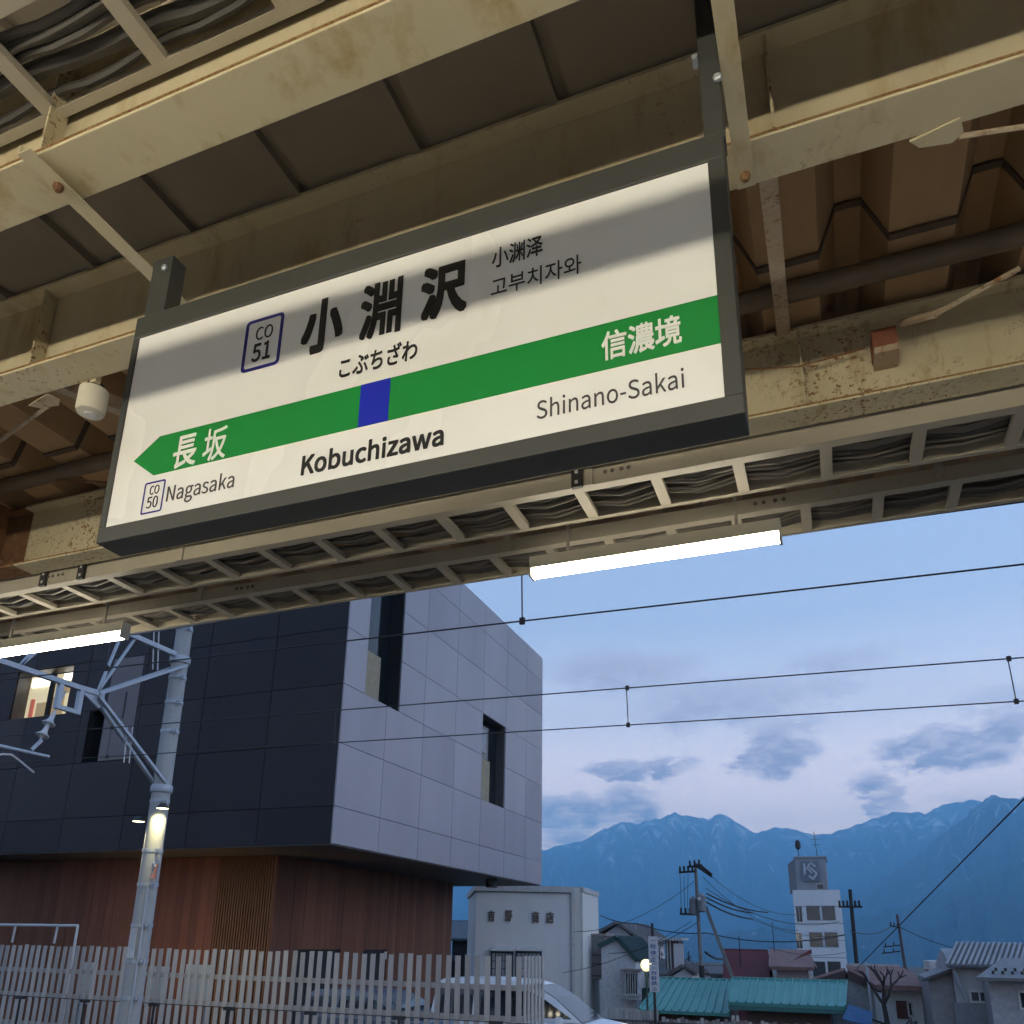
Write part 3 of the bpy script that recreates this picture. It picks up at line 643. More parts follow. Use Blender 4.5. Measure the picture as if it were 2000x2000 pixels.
for k in range(4): MB().lathe([(.014, 0), (.014, .02)], (PXx+.021, J.y-.26+.10*k, J.z-.005), (1, 0, 0), 8).build('bolt', PORC, cp)
for (y2) in (J.y+.35, J.y+.05, J.y-1.0, J.y-1.25):
    arm(Vector((PXx, J.y if y2 > 9.8 else J.y-1.5, J.z+.03)), Vector((PXx, y2+ (.25 if y2 > 9.8 else .4), 6.76)), .035, .045)
for z_ in (6.71, 4.18): MB().lathe([(.185, -.07), (.195, -.05), (.195, .05), (.185, .07)], (PXx, PYy, z_), n=24).build('clamp_collar', GALV, cp, smooth=True)
# drop rods
for (p_, q_) in (((306, 1222), (303, 1308)), ((254, 1418), (247, 1490))):
    a_, b_ = ax(*p_), ax(*q_)
    for d_ in (-.03, .03): MB().tube([a_+Vector((d_, d_, 0)), b_+Vector((d_, d_, 0))], .012, 6).build('drop_rod', PORC, cp)
# square stirrup with insulator string and registration arm
q0, q1 = ax(148, 1338), ax(98, 1372)
st_ = MB(); ys_ = (9.30, 9.72); zs_ = (5.50, 5.08)
st_.box(PXx-.04, PXx+.04, ys_[1]-.05, ys_[1]+.03, zs_[1], zs_[0]).box(PXx-.04, PXx+.04, ys_[0]-.03, ys_[0]+.05, zs_[1], zs_[0]).box(PXx-.04, PXx+.04, ys_[0]+.05, ys_[1]-.05, zs_[1], zs_[1]+.07)
st_.build('stirrup', GALV, cp)
ia, ib = ax(110, 1385), ax(80, 1442)
dirv = (ib-ia).normalized(); ln = (ib-ia).length
MB().tube([ia-dirv*.35, ia+dirv*ln*1.25], .016, 8).build('insulator_rod', GALV, cp)
for s_ in (.12, .52):
    c_ = ia+dirv*ln*s_
    MB().lathe([(.03, 0), (.04, .12), (.06, .17), (.105, .21), (.10, .225), (.04, .215), (.03, .25)], c_, dirv, 18).build('insulator', PORC, cp, smooth=True)
rA, rB, rC = ax(95, 1478), ax(-40, 1448), ax(62, 1464)
MB().tube([rA, rB], .028, 10).build('registration_arm', GALV, cp, smooth=True)
MB().bar(ax(82, 1445), rC, .03, .05).build('steady_link', GALV, cp)
cpts = [ax(-30, 1482), ax(5, 1473), ax(22, 1474), ax(36, 1484), ax(66, 1509)]
MB().tube(cpts, .017, 8).build('pull_off_arm', PORC, cp, smooth=True)
# flood lamps on the pole
def flood(px, py, dxy, label, aim):
    p = atX(px, py, PXx); p = Vector((PXx+dxy[0], PYy+dxy[1], p.z))
    t = thing('floodlight', label, 'floodlight', p, 'floodlights on the line pole')
    MB().lathe([(.05, .09), (.07, .06), (.11, .02), (.118, 0)], p, (0, 0, 1), 18).build('shade', BLACKPL, t, smooth=True)
    MB().lathe([(.03, -.01), (.10, -.004), (.105, .0)], p-Vector((0, 0, .002)), (0, 0, 1), 18).build('lens', SPOTLENS, t, smooth=True)
    MB().bar(p+Vector((0, 0, .07)), Vector((PXx, PYy, p.z+.11)), .02, .02).build('bracket', BLACKPL, t)
    l_ = bpy.data.lights.new('flood_beam', 'SPOT'); l_.energy = 70; l_.color = (1., .88, .42); l_.spot_size = R(140); l_.spot_blend = .5; l_.shadow_soft_size = .05
    lo_ = bpy.data.objects.new('flood_beam', l_); COL.objects.link(lo_); lo_.parent = t; lo_.location = (0, 0, -.03)
    d_ = Vector(aim); lo_.rotation_euler = d_.to_track_quat('-Z', 'Y').to_euler()
flood(333, 1588, (.30, -.22), 'lit floodlight on the right of the concrete line pole', (-.15, .1, -1))
flood(271, 1598, (-.34, -.1), 'lit floodlight on the left of the concrete line pole', (-.1, .1, -1))
bell = Vector((PXx+.22, PYy-.12, 2.55))
t = thing('warning_horn', 'small salmon warning horn strapped to the line pole', 'horn', bell)
MB().lathe([(.02, .25), (.03, .10), (.055, 0)], bell, (.2, 0, 1), 12).build('horn', mat('salmon_plastic', (.5, .2, .13), .5), t, smooth=True)
MB().bar(bell+Vector((0, 0, .2)), (PXx+.1, PYy-.08, 2.85), .03, .03).build('bracket', GALV, t)

# ================================================================== station building
YB, XR, ZBo, ZTo, YE, XL = 18.0, -11.9, 3.87, 14.15, 34.2, -46.
stn = thing('station_building', 'dark metal clad station building overhanging a timber ground floor', 'building', (-20, 24, -1.05))
rows = [3.87, 4.83, 6.49, 8.125, 9.74, 11.37, 13.0, 14.15]
cols = [18., 20.31, 22.66, 25.03, 27.4, 29.78, 32.13, 34.2]
MB().box(XL, XR-1., YB+.75, YE-.05, ZBo+.012, ZTo-.06).box(XL, XR-.05, YB+.05, YE-.05, ZTo-.055, ZTo-.02).build('core', JOINT, stn)
G = .009
def side_open(y0, y1, z0, z1):
    return (y0 >= 18.9 and y1 <= 21.3 and z0 >= 8.1) 
W1 = (19.06, 21.05, 8.125, 14.15-.9); W2 = (27.42, 29.72, 6.49, 9.74)
def rects_minus(y0, y1, z0, z1, holes):
    out = [(y0, y1, z0, z1)]
    for (a, b, c, d) in holes:
        nx = []
        for (p, q, r_, s_) in out:
            if q <= a+1e-6 or p >= b-1e-6 or s_ <= c+1e-6 or r_ >= d-1e-6: nx.append((p, q, r_, s_)); continue
            if p < a-.02: nx.append((p, a, r_, s_))
            if q > b+.02: nx.append((b, q, r_, s_))
            if r_ < c-.02: nx.append((max(p, a), min(q, b), r_, c))
            if s_ > d+.02: nx.append((max(p, a), min(q, b), d, s_))
        out = nx
    return out
for i in range(len(rows)-1):
    for j in range(len(cols)-1):
        for (a, b, c, d) in rects_minus(cols[j], cols[j+1], rows[i], rows[i+1], (W1, W2)):
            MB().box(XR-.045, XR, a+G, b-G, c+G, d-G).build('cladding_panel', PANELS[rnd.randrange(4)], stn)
# front (track side) panels
FW = [(-24.45, -22.0, 8.125, 9.74), (-20.95, -20.35, 6.49, 8.125), (-28.5, -27.2, 6.49, 9.74)]
xs = [XR-2.35*k for k in range(15)]
for i in range(len(rows)-1):
    for k in range(len(xs)-1):
        for (a, b, c, d) in rects_minus(xs[k+1], xs[k], rows[i], rows[i+1], FW):
            a2 = XR-.046 if b > XR-.01 else b-G
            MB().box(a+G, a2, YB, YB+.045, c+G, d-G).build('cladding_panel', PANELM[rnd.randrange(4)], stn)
def opening(name, q, face, m_glass, m_rev, depth=.55, mull=True):
    a, b, c, d = q
    if face == 'side':
        w = MB().box(XR-depth-.03, XR-depth, a, b, c, d).build(name, m_glass, stn)
        MB().box(XR-depth, XR-.05, b-.02, b-.002, c, d).box(XR-depth, XR-.05, a+.002, a+.02, c, d).box(XR-depth, XR-.05, a+.02, b-.02, c+.002, c+.02).box(XR-depth, XR-.05, a+.02, b-.02, d-.02, d-.002).build('reveal', m_rev, w)
    else:
        w = MB().box(a, b, YB+depth, YB+depth+.03, c, d).build(name, m_glass, stn)
        MB().box(a+.002, a+.02, YB+.05, YB+depth, c, d).box(b-.02, b-.002, YB+.05, YB+depth, c, d).box(a+.02, b-.02, YB+.05, YB+depth, c+.002, c+.02).box(a+.02, b-.02, YB+.05, YB+depth, d-.02, d-.002).build('reveal', m_rev, w)
    return w
MATS['core_dark'] = JOINT
w1 = opening('window', W1, 'side', GLASSD, JOINT, .45)
MB().box(XR-.449, XR-.42, 19.09, 20.5, 8.15, 9.7).build('lit_blind', mat('blind_glow', (.30, .27, .20), .8, emit=(1., .88, .6), estr=.035), w1)
w2 = opening('window', W2, 'side', GLASSD, REVEAL, .38)
MB().box(XR-.379, XR-.35, 27.45, 29.0, 6.52, 8.20).build('lit_blind', MATS['blind_glow'], w2)
MB().box(XR-.379, XR-.355, 27.45, 28.6, 8.45, 9.35).build('pane', mat('sky_glass', (.25, .28, .33), .1), w2)
w3 = opening('window', FW[0], 'front', WINLIT, REVEAL, .5)
MB().box(-23.42, -23.25, YB+.40, YB+.48, 8.13, 9.73).build('mullion', JOINT, w3)
for (a, b, c, d, mm) in ((-24.3, -23.5, 9.32, 9.62, 'hot'), (-22.9, -22.35, 9.45, 9.68, 'hot'), (-23.9, -23.5, 8.15, 8.75, 'dim'), (-23.2, -22.75, 8.2, 8.9, 'dim'), (-23.15, -22.6, 9.0, 9.35, 'dim'), (-24.2, -24.05, 8.3, 8.9, 'red')):
    m_ = mat('room_hot', (.9, .9, .8), .5, namt=0, emit=(1., .97, .85), estr=2.4) if mm == 'hot' else (mat('room_dim', (.35, .28, .16), .8, namt=0, emit=(1., .7, .35), estr=.25) if mm == 'dim' else mat('room_red', (.5, .1, .06), .6, namt=0, emit=(1., .3, .2), estr=.3))
    MB().box(a, b, YB+.44, YB+.49, c, d).build('room_fitting', m_, w3)
for q in FW[1:]: opening('window', q, 'front', GLASSD, JOINT, .5)
for (a, b) in ((-20.3, -19.1),):
    MB().box(a, b, YB-.012, YB-.002, 6.51, 9.72).build('pale_panel', mat('mauve_panel', (.135, .105, .105), .4, col2=(.115, .09, .092), nscale=.4, spec=.8), stn)
MB().box(-19.60, -19.57, YB-.03, YB-.013, 7.75, 8.6).build('downpipe', BLACKPL, stn)
# soffit with lights
sof = MB().box(XL, XR-.046, YB+.046, YE-.05, ZBo-.03, ZBo+.008).build('soffit', SOFFIT, stn)
dl = atZ(960, 1718, ZBo-.03)
MB().lathe([(.22, -.30), (.24, -.02), (.20, 0)], (dl.x, dl.y, ZBo-.031), (0, 0, 1), 18).build('downlight', BLACKPL, stn, smooth=True)
# unseen lamps added to warm the timber, hidden behind the fence
for (x, e_) in ((-16.6, 150), (-19.6, 60)):
    wz = thing('wall_fill_lamp', 'unseen ground lamp added to warm the timber wall', 'ground lamp', (x, 17.3, -1.02), 'added lamps before the timber wall')
    MB().box(x-.18, x+.18, 17.2, 17.4, -1.02, -.92).build('housing', BLACKPL, wz)
    MB().box(x-.15, x+.15, 17.23, 17.37, -.9195, -.91).build('lens', mat('wall_fill_on', (.9, .8, .6), .4, namt=0, emit=(1., .66, .28), estr=8.), wz)
    l_ = bpy.data.lights.new('wall_fill_beam', 'SPOT'); l_.energy = e_; l_.color = (1., .62, .25); l_.spot_size = R(110); l_.spot_blend = .8; l_.shadow_soft_size = .15
    lo_ = bpy.data.objects.new('wall_fill_beam', l_); COL.objects.link(lo_); lo_.parent = wz; lo_.location = (0, 0, .2); lo_.rotation_euler = Vector((.0, .95, 1)).to_track_quat('-Z', 'Y').to_euler()
# timber storey: boards along both faces
XW, YW = -15.0, 20.0
MB().box(XL, XW-.05, YW+.05, 31.9, -1.04, ZBo-.04).build('timber_core', JOINT, stn)
def boards(a, b, fix, axis, holes, w=.30):
    k = a
    i = 0
    while k < b-1e-6:
        e = min(k+w, b)
        for (p, q, c, d) in rects_minus(k, e, -1.03, ZBo-.045, holes):
            j = rnd.uniform(-.006, .006)
            mb = MB().box(p+.004, q-.004, fix+j, fix+.045, c, d) if axis == 'x' else MB().box(fix-.045, fix+j, p+.004, q-.004, c, d)
            mb.build('board', WOOD[rnd.randrange(3)], stn)
        k = e; i += 1
H1, H2 = (21.33, 23.67, -1.03, 1.24), (25.08, 26.63, -1.03, 1.22)
boards(YW+.05, 31.9, XW, 'y', (H1, H2))
boards(-32., -17.0, YW, 'x', ())
for k in range(22):
    x = -16.95+.09*k
    MB().box(x, x+.035, YW-.03, YW+.045, -1.03, ZBo-.046).build('louvre', LOUV, stn)
MB().box(-15.0, -14.955, YW-.03, YW+.045, -1.03, ZBo-.046).build('corner_post', WOOD[0], stn)
for (a, b, c, d) in (H1, H2):
    dr = MB().box(XW-.12, XW-.10, a+.02, b-.12, c, d-.03).build('door', mat('door_grey', (.30, .28, .28), .6), stn)
    MB().box(XW-.12, XW-.05, b-.115, b-.002, c, d-.005).build('door_jamb', JOINT, dr)
MB().tube([(XW+.06, 26.45, 1.15), (XW+.06, 26.45, .9)], .05, 8).build('wall_lamp', PORC, stn)

# ================================================================== picket fence
YFc = 14.0
zf = atY(500, 1856, YFc).z; xr = atY(1020, 1868, YFc).x
fn = thing('picket_fence', 'grey vertical board fence between the tracks and the station square', 'fence', (-11, YFc, -1.05))
pm = []
for i in range(3):
    m_ = MB().box(-.048, .048, 0, .022, -1.03, zf).mesh('picket'); m_.materials.append(PICKET[i]); pm.append(m_)
x = xr-.06; k = 0
while x > -21:
    o = link('picket', pm[rnd.randrange(3)], None, fn); o.location.x += x+rnd.uniform(-.006, .006); o.location.y += YFc+rnd.uniform(-.004, .004); o.location.z += rnd.uniform(-.02, .012); o.rotation_euler.y = rnd.uniform(-.011, .011)
    x -= .192; k += 1
for z_ in (zf-.52, zf-1.02, zf-1.6): MB().box(-21, xr, YFc+.028, YFc+.075, z_-.045, z_+.045).build('rail', PICKET[1], fn)
y_ = YFc+.2
while y_ < YFc+1.2:
    o = MB().box(xr-.03, xr-.008, y_-.05, y_+.05, -1.03, zf).build('picket', PICKET[2], fn); y_ += .19
for z_ in (zf-.52, zf-1.02): MB().box(xr-.085, xr-.038, YFc+.1, YFc+1.2, z_-.045, z_+.045).build('rail', PICKET[1], fn)
# low wire fence beside the track
wf = thing('wire_fence', 'low wire fence with black post caps beside the track', 'fence', (-9, 12.9, -1.05))
zw = atY(400, 1964, 12.9).z
MB().tube([(-20, 12.9, zw), (-4, 12.9, zw-.02)], .008, 5).build('wire', WIRE, wf)
for k in range(9):
    x = -19+1.72*k
    p_ = MB().tube([(x, 12.9, -1.05), (x, 12.9, zw-.06)], .022, 6).build('post', BLKSLV, wf)
    MB().box(x-.11, x+.11, 12.87, 12.93, zw-.06, zw+.0).build('cap', BLACKPL, p_)
# white pipe frame (bicycle shelter) behind the fence
sh = thing('pipe_frame', 'white pipe frame of a low shelter at the left edge', 'shelter frame', (-22, 15.6, -1.05))
fA = atY(152, 1808, 15.6)
MB().tube([(-26, 15.6, fA.z), (fA.x, 15.6, fA.z)], .035, 8).build('top_pipe', PORC, sh)
MB().tube([(fA.x, 15.6, fA.z), (fA.x, 15.6, -1.05)], .035, 8).build('leg', PORC, sh)
for px in (30, 112):
    q = atY(px, 1812, 15.6); MB().tube([(q.x, 15.6, fA.z-.03), (q.x-.02, 15.6, fA.z-.42)], .03, 6).build('bracket', PORC, sh)
# notice boards behind the fence
for (a, b, c, d, lab) in ((282, 330, 1888, 1962, 'pale notice board behind the fence, left of the lit poster'), (355, 412, 1885, 1962, 'bright poster board behind the fence beside the pole'), (150, 190, 1880, 1960, 'faded notice panel behind the fence near the shelter frame')):
    p0, p1 = atY(a, d, 15.2), atY(b, c, 15.2)
    t = thing('notice_board', lab, 'notice board', ((p0.x+p1.x)/2, 15.2, -1.05), 'notice boards behind the fence')
    MB().box(p0.x, p1.x, 15.18, 15.22, p0.z, p1.z).build('board', NOTICE, t)
    for x_ in (p0.x+.05, p1.x-.05): MB().box(x_-.025, x_+.025, 15.2205, 15.26, -1.05, p1.z).build('leg', GALV, t)

# ================================================================== cars
def car(loc, length, h, paint, label, flip=1, tall=True):
    """side profile pushed across the width; nose towards +X"""
    t = thing('parked_car', label, 'car', loc, 'cars parked in the station square'); X, Y, Z = loc; W = 1.68
    Lh = length
    body = [(0, .28), (0, .95), (.06, 1.05), (Lh*.80, 1.02), (Lh*.93, .93), (Lh*.99, .78), (Lh, .45), (Lh*.98, .28)]
    def P(pts, y): return [(X+a*flip, y, Z+b) for a, b in pts]
    MB().prism(P(body, Y), (0, W, 0)).build('body', paint, t, bevel=.05, smooth=True)
    cab = [(.04, 1.04), (.14, h-.10), (.30, h-.02), (Lh*.30, h), (Lh*.46, h-.03), (Lh*.56, h-.12), (Lh*.66, h-.34), (Lh*.80, 1.03)]
    ins = .10
    b = MB(); n = len(cab)
    for (yy, s_) in ((Y+.03, 0), (Y+ins+.03, 1), (Y+W-ins-.03, 1), (Y+W-.03, 0)):
        pass
    lo_, hi_ = 1.04, h
    def yoff(z): return .02+.13*(z-lo_)/(hi_-lo_)
    for (a, z_) in cab: b.v.append((X+a*flip, Y+yoff(z_), Z+z_))
    for (a, z_) in cab: b.v.append((X+a*flip, Y+W-yoff(z_), Z+z_))
    b.f.append(tuple(range(n))); b.f.append(tuple(range(2*n-1, n-1, -1)))
    for i in range(n-1): b.f.append((i, i+1, n+i+1, n+i))
    cabo = b.build('cabin', paint, t, smooth=True)
    def side_glass(pts, nm='side_window'):
        m_ = MB(); q = [(X+a*flip, Y+yoff(z_)-.006, Z+z_) for a, z_ in pts]; m_.prism(q, (0, .004, 0)); m_.build(nm, GLASSD, cabo)
    s = h-1.04
    side_glass([(.16, 1.10), (.22, h-.16), (Lh*.24, h-.13), (Lh*.24, 1.10)]); side_glass([(Lh*.26, 1.10), (Lh*.26, h-.13), (Lh*.42, h-.13), (Lh*.42, 1.10)])
    side_glass([(Lh*.44, 1.10), (Lh*.44, h-.14), (Lh*.525, h-.20), (Lh*.62, h-.38), (Lh*.755, 1.10)])
    ws = MB(); a0, z0_, a1, z1_ = Lh*.575, h-.145, Lh*.79, 1.06
    nx, nz_ = (z0_-z1_), (a1-a0); nl = math.hypot(nx, nz_); off = .012
    pts = []
    for (f_) in (0., .35, 1.):
        for (A, B) in zip(cab[5:], cab[6:]): pass
    c5, c6, c7 = cab[5], cab[6], cab[7]
    def wp(A, y): return (X+(A[0]+off)*flip, y, Z+A[1]+off)
    for (A, B) in ((c5, c6), (c6, c7)):
        ws.poly([wp(A, Y+yoff(A[1])+.07), wp(B, Y+yoff(B[1])+.06), wp(B, Y+W-yoff(B[1])-.06), wp(A, Y+W-yoff(A[1])-.07)])
    ws.build('windscreen', mat('windscreen', (.03, .045, .055), .05, spec=.9, namt=0), cabo)
    for a in (.19*Lh, .83*Lh):
        for yy in (Y-.005, Y+W-.195):
            w_ = MB().lathe([(.20, 0), (.31, .01), (.32, .05), (.32, .15), (.31, .2)], (X+a*flip, yy, Z+.32), (0, 1, 0), 20).build('wheel', TYRE, t, smooth=True)
            MB().lathe([(.19, 0), (.17, .012)], (X+a*flip, yy-.013, Z+.32), (0, 1, 0), 16).build('rim', GALV, w_)
    for yy in (Y+.02, Y+W-.32): MB().box(X+(Lh*.965)*flip-.08, X+(Lh*.965)*flip+.05, yy, yy+.30, Z+.66, Z+.82).build('headlight', PORC, t, bevel=.02)
    MB().bar((X+Lh*.70*flip, Y-.16, Z+1.08), (X+Lh*.70*flip, Y+.02, Z+1.06), .10, .13).build('door_mirror', paint, t)
    return t
bn = atY(1192, 1990, 17.2); rf = atY(1050, 1909, 17.3)
ch = rf.z+1.02+.06
car((bn.x-.80*4.3-.62, 17.2, -1.02), 4.3, ch-.12, CARW, 'white minivan with dark windows beside the end of the picket fence')
car((-11.2, 16.2, -1.02), 3.6, 1.55, CARG, 'dark blue-grey hatchback behind the picket fence')

# ================================================================== the town beyond
TG = 'houses of the town'
def gz(x, y): return ground_z(x, y)-.3
def roof_slab(a, b, c, d, th, m, par, name='roof', ribs=0, rib_m=None, rib_h=.05, rib_w=.06, rib_name='corrugation', single=False):
    """quad a-b (eave) d-c (ridge) with thickness; ribs run eave to ridge"""
    a, b, c, d = map(Vector, (a, b, c, d)); n = (b-a).cross(d-a).normalized()
    if n.z < 0: n = -n
    o = MB().prism([a, b, c, d], n*th).build(name, m, par)
    if ribs:
        mb = MB()
        for k in range(ribs+1):
            t = k/ribs; p, q = a.lerp(b, t)+n*(th+rib_h/2-.004), d.lerp(c, t)+n*(th+rib_h/2-.004)
            if single: MB().bar(p, q, rib_w, rib_h, n).build(rib_name, rib_m or m, o)
            else: mb.bar(p, q, rib_w, rib_h, n)
        if not single:
            r_ = mb.build(rib_name, rib_m or m, o); r_['kind'] = 'stuff'
    return o
def window(par, p0, p1, Y, m=GLASSD, fr=TRIM, bars=1, sill=True, name='window'):
    """window on a wall facing the viewer; p0 low left, p1 top right (x, z)"""
    (x0, z0), (x1, z1) = p0, p1; w = .05
    f = MB().box(x0, x1, Y-.05, Y-.002, z0, z0+w).box(x0, x1, Y-.05, Y-.002, z1-w, z1).box(x0, x0+w, Y-.05, Y-.002, z0+w, z1-w).box(x1-w, x1, Y-.05, Y-.002, z0+w, z1-w)
    for k in range(bars):
        xc = x0+(x1-x0)*(k+1)/(bars+1); f.box(xc-.02, xc+.02, Y-.045, Y-.004, z0+w, z1-w)
    o = f.build(name, fr, par)
    MB().box(x0+w, x1-w, Y-.025, Y-.003, z0+w, z1-w).build('pane', m, o)
    return o
def winpx(par, a, b, c, d, Y, **k):
    p, q = atY(a, d, Y), atY(b, c, Y); return window(par, (p.x, p.z), (q.x, q.z), Y, **k)
def gable_y(name, label, pL, pk, pR, Y0, Y1, wm, rm, ov=.35, cat='house', ribs=14, group=TG, th=.12, trim=None):
    """gable end towards the viewer: eave left, peak, eave right in photo pixels"""
    L_, K, R_ = atY(*pL, Y0), atY(*pk, Y0), atY(*pR, Y0); zg = gz(K.x, Y0)
    t = thing(name, label, cat, (K.x, Y0, zg), group)
    MB().prism([(L_.x+ov, Y0, zg), (R_.x-ov, Y0, zg), (R_.x-ov, Y0, R_.z), (K.x, Y0, K.z-.06), (L_.x+ov, Y0, L_.z)], (0, Y1-Y0, 0)).build('wall', wm, t)
    for E in (L_, R_):
        dz_ = -.0
        roof_slab((E.x, Y0-ov, E.z), (E.x, Y1+ov, E.z), (K.x, Y1+ov, K.z), (K.x, Y0-ov, K.z), th, rm, t, ribs=ribs)
    if trim:
        for E in (L_, R_): MB().bar((E.x, Y0-ov-.02, E.z+.02), (K.x, Y0-ov-.02, K.z+.02), .05, .22, (0, 0, 1)).build('barge_board', trim, t)
    return t, L_, K, R_
def gable_x(name, label, pL, pR, prL, prR, Y0, Yr, wm, rm, ov=.3, cat='house', ribs=20, group=TG, single=False, rib_name='corrugation', zg=None, wallback=True, th=.1, rib_h=.05, rib_w=.06):
    """roof slope towards the viewer: eave corners and ridge ends in photo pixels"""
    A, B = atY(*pL, Y0), atY(*pR, Y0); C, D = atY(*prR, Yr), atY(*prL, Yr); Y1 = 2*Yr-Y0
    ze = (A.z+B.z)/2; zr = (C.z+D.z)/2; zg = gz(A.x, Y0) if zg is None else zg
    t = thing(name, label, cat, ((A.x+B.x)/2, Y0, zg), group)
    xa, xb = A.x, B.x
    MB().prism([(xa+ov, Y0+ov, zg), (xa+ov, Y1-ov, zg), (xa+ov, Y1-ov, ze), (xa+ov, Yr, zr-.12), (xa+ov, Y0+ov, ze)], (xb-xa-2*ov, 0, 0)).build('wall', wm, t)
    roof_slab((xa, Y0, ze), (xb, Y0, ze), (C.x, Yr, zr), (D.x, Yr, zr), th, rm, t, ribs=ribs, single=single, rib_name=rib_name, rib_h=rib_h, rib_w=rib_w)
    roof_slab((xa, Y1, ze), (xb, Y1, ze), (C.x, Yr, zr), (D.x, Yr, zr), th, rm, t, ribs=0)
    MB().bar((D.x, Yr, zr+th), (C.x, Yr, zr+th), .16, .10).build('ridge_cap', rm, t)
    return t, A, B, C, D

# --- shop with raised letters on its blank facade (a few degrees off the track line)
YS0 = 40.
sA, sB = atY(931, 1728, 40.), atY(1115, 1733, 42.2)
zg = gz(sA.x, 40)
shop = thing('shop_building', 'pale plastered shop with four raised characters on its blank facade', 'shop', (sA.x, 40, zg))
fd = Vector((sB.x-sA.x, sB.y-sA.y, 0)); fl = fd.length; fd.normalize(); fnrm = Vector((fd.y, -fd.x, 0))   # towards the viewer
def sf(u, z, out=0.): p = Vector((sA.x, sA.y, 0))+fd*u+fnrm*out; return Vector((p.x, p.y, z))
zt_ = sA.z
MB().prism([sf(0, zg), sf(fl, zg), sf(fl, zt_-.3), sf(0, zt_-.3)], -fnrm*9).build('wall', SHOPW, shop)
MB().prism([sf(-.12, zt_-.30, .14), sf(fl+.0, zt_-.30, .14), sf(fl, zt_, .14), sf(-.12, zt_, .14)], -fnrm*9.3).build('coping', TRIM, shop)
MB().prism([sf(-.12, zt_-.34, .08), sf(fl, zt_-.34, .08), sf(fl, zt_-.301, .08), sf(-.12, zt_-.301, .08)], -fnrm*.06).build('drip_edge', mat('drip_dark', (.20, .20, .21), .6), shop)
# corner: white pilaster, grey recess, cream side wall
u1 = fl; c1 = .17; c2 = .60
MB().prism([sf(u1+.002, zg, .10), sf(u1+c1, zg, .10), sf(u1+c1, zt_-.02, .10), sf(u1+.002, zt_-.02, .10)], -fnrm*3).build('pilaster', TRIM, shop)
MB().prism([sf(u1+c1+.002, zg, -.05), sf(u1+c2, zg, -.05), sf(u1+c2, zt_-.04, -.05), sf(u1+c1+.002, zt_-.04, -.05)], -fnrm*3).build('corner_recess', SHOPS, shop)
sd0 = sf(u1+c2+.003, zg, .0); e1 = atY(1168, 1738, 47.); sd1 = Vector((e1.x, e1.y, zg)); sdv = (sd1-sd0); sn = Vector((sdv.y, -sdv.x, 0)).normalized()
MB().prism([sd0, sd1, Vector((sd1.x, sd1.y, zt_-.25)), Vector((sd0.x, sd0.y, zt_-.25))], -sn*.6).build('side_wall', mat('side_cream', (.72, .71, .66), .8, col2=(.64, .63, .59)), shop)
MB().prism([Vector((p.x, p.y, zt_-.248))+sn*.06 for p in (sd0, sd1)]+[Vector((p.x, p.y, zt_+.0))+sn*.06 for p in (sd1, sd0)], -sn*.7).build('side_coping', TRIM, shop)
def upx(px, py):       # facade coordinates of a photo point
    d = ray(px, py); o0 = sf(0, 0); k = (o0-CAM).dot(fnrm)/d.dot(fnrm); p = CAM+d*k; return (p-o0).dot(fd), p.z
for chh, (ax0, ax1, ay0, ay1) in zip('吉野商店', ((953.5, 966.5, 1778, 1799.5), (986.5, 1000.5, 1778, 1799.5), (1039.5, 1053, 1780, 1802), (1066.5, 1081.5, 1781, 1803))):
    ua, za = upx(ax0, ay1); ub, zb_ = upx(ax1, ay0)
    text_mesh('letter', chh, (ua, ub, za, zb_), 0, BRONZE, shop, .03, depth=.06, frame=lambda u, z, d_: sf(u, z, .002+d_))
for (a, b) in ((957, 1003), (1006, 1058)):
    ua, za = upx(a, 1910); ub, zb_ = upx(b, 1858)
    fo = MB()
    for (p, q, r_, s_) in ((ua, ub, zb_-.10, zb_), (ua, ua+.10, za, zb_-.10), (ub-.10, ub, za, zb_-.10), (ua+.1, ub-.1, za, za+.08)): fo.prism([sf(p, r_, .06), sf(q, r_, .06), sf(q, s_, .06), sf(p, s_, .06)], -fnrm*.055)
    wo_ = fo.build('window', mat('iron_frame', (.04, .045, .055), .6), shop)
    MB().prism([sf(ua+.1, za+.08, .02), sf(ub-.1, za+.08, .02), sf(ub-.1, zb_-.1, .02), sf(ua+.1, zb_-.1, .02)], -fnrm*.015).build('pane', mat('frosted_glass', (.42, .45, .48), .35), wo_)
    for k in range(1, 6):
        uc = lerp(ua+.1, ub-.1, k/6); MB().prism([sf(uc-.018, za+.08, .05), sf(uc+.018, za+.08, .05), sf(uc+.018, zb_-.1, .05), sf(uc-.018, zb_-.1, .05)], -fnrm*.02).build('bar', MATS['iron_frame'], wo_)
    for k in range(1, 3):
        zc_ = lerp(za+.08, zb_-.1, k/3); MB().prism([sf(ua+.1, zc_-.016, .052), sf(ub-.1, zc_-.016, .052), sf(ub-.1, zc_+.016, .052), sf(ua+.1, zc_+.016, .052)], -fnrm*.018).build('bar', MATS['iron_frame'], wo_)
    MB().prism([sf(ua-.05, zb_+.002, .30), sf(ub+.05, zb_+.002, .30), sf(ub-.15, zb_+.17, .0), sf(ua+.15, zb_+.17, .0)], (0, 0, .04)).build('hood', TRIM, wo_)
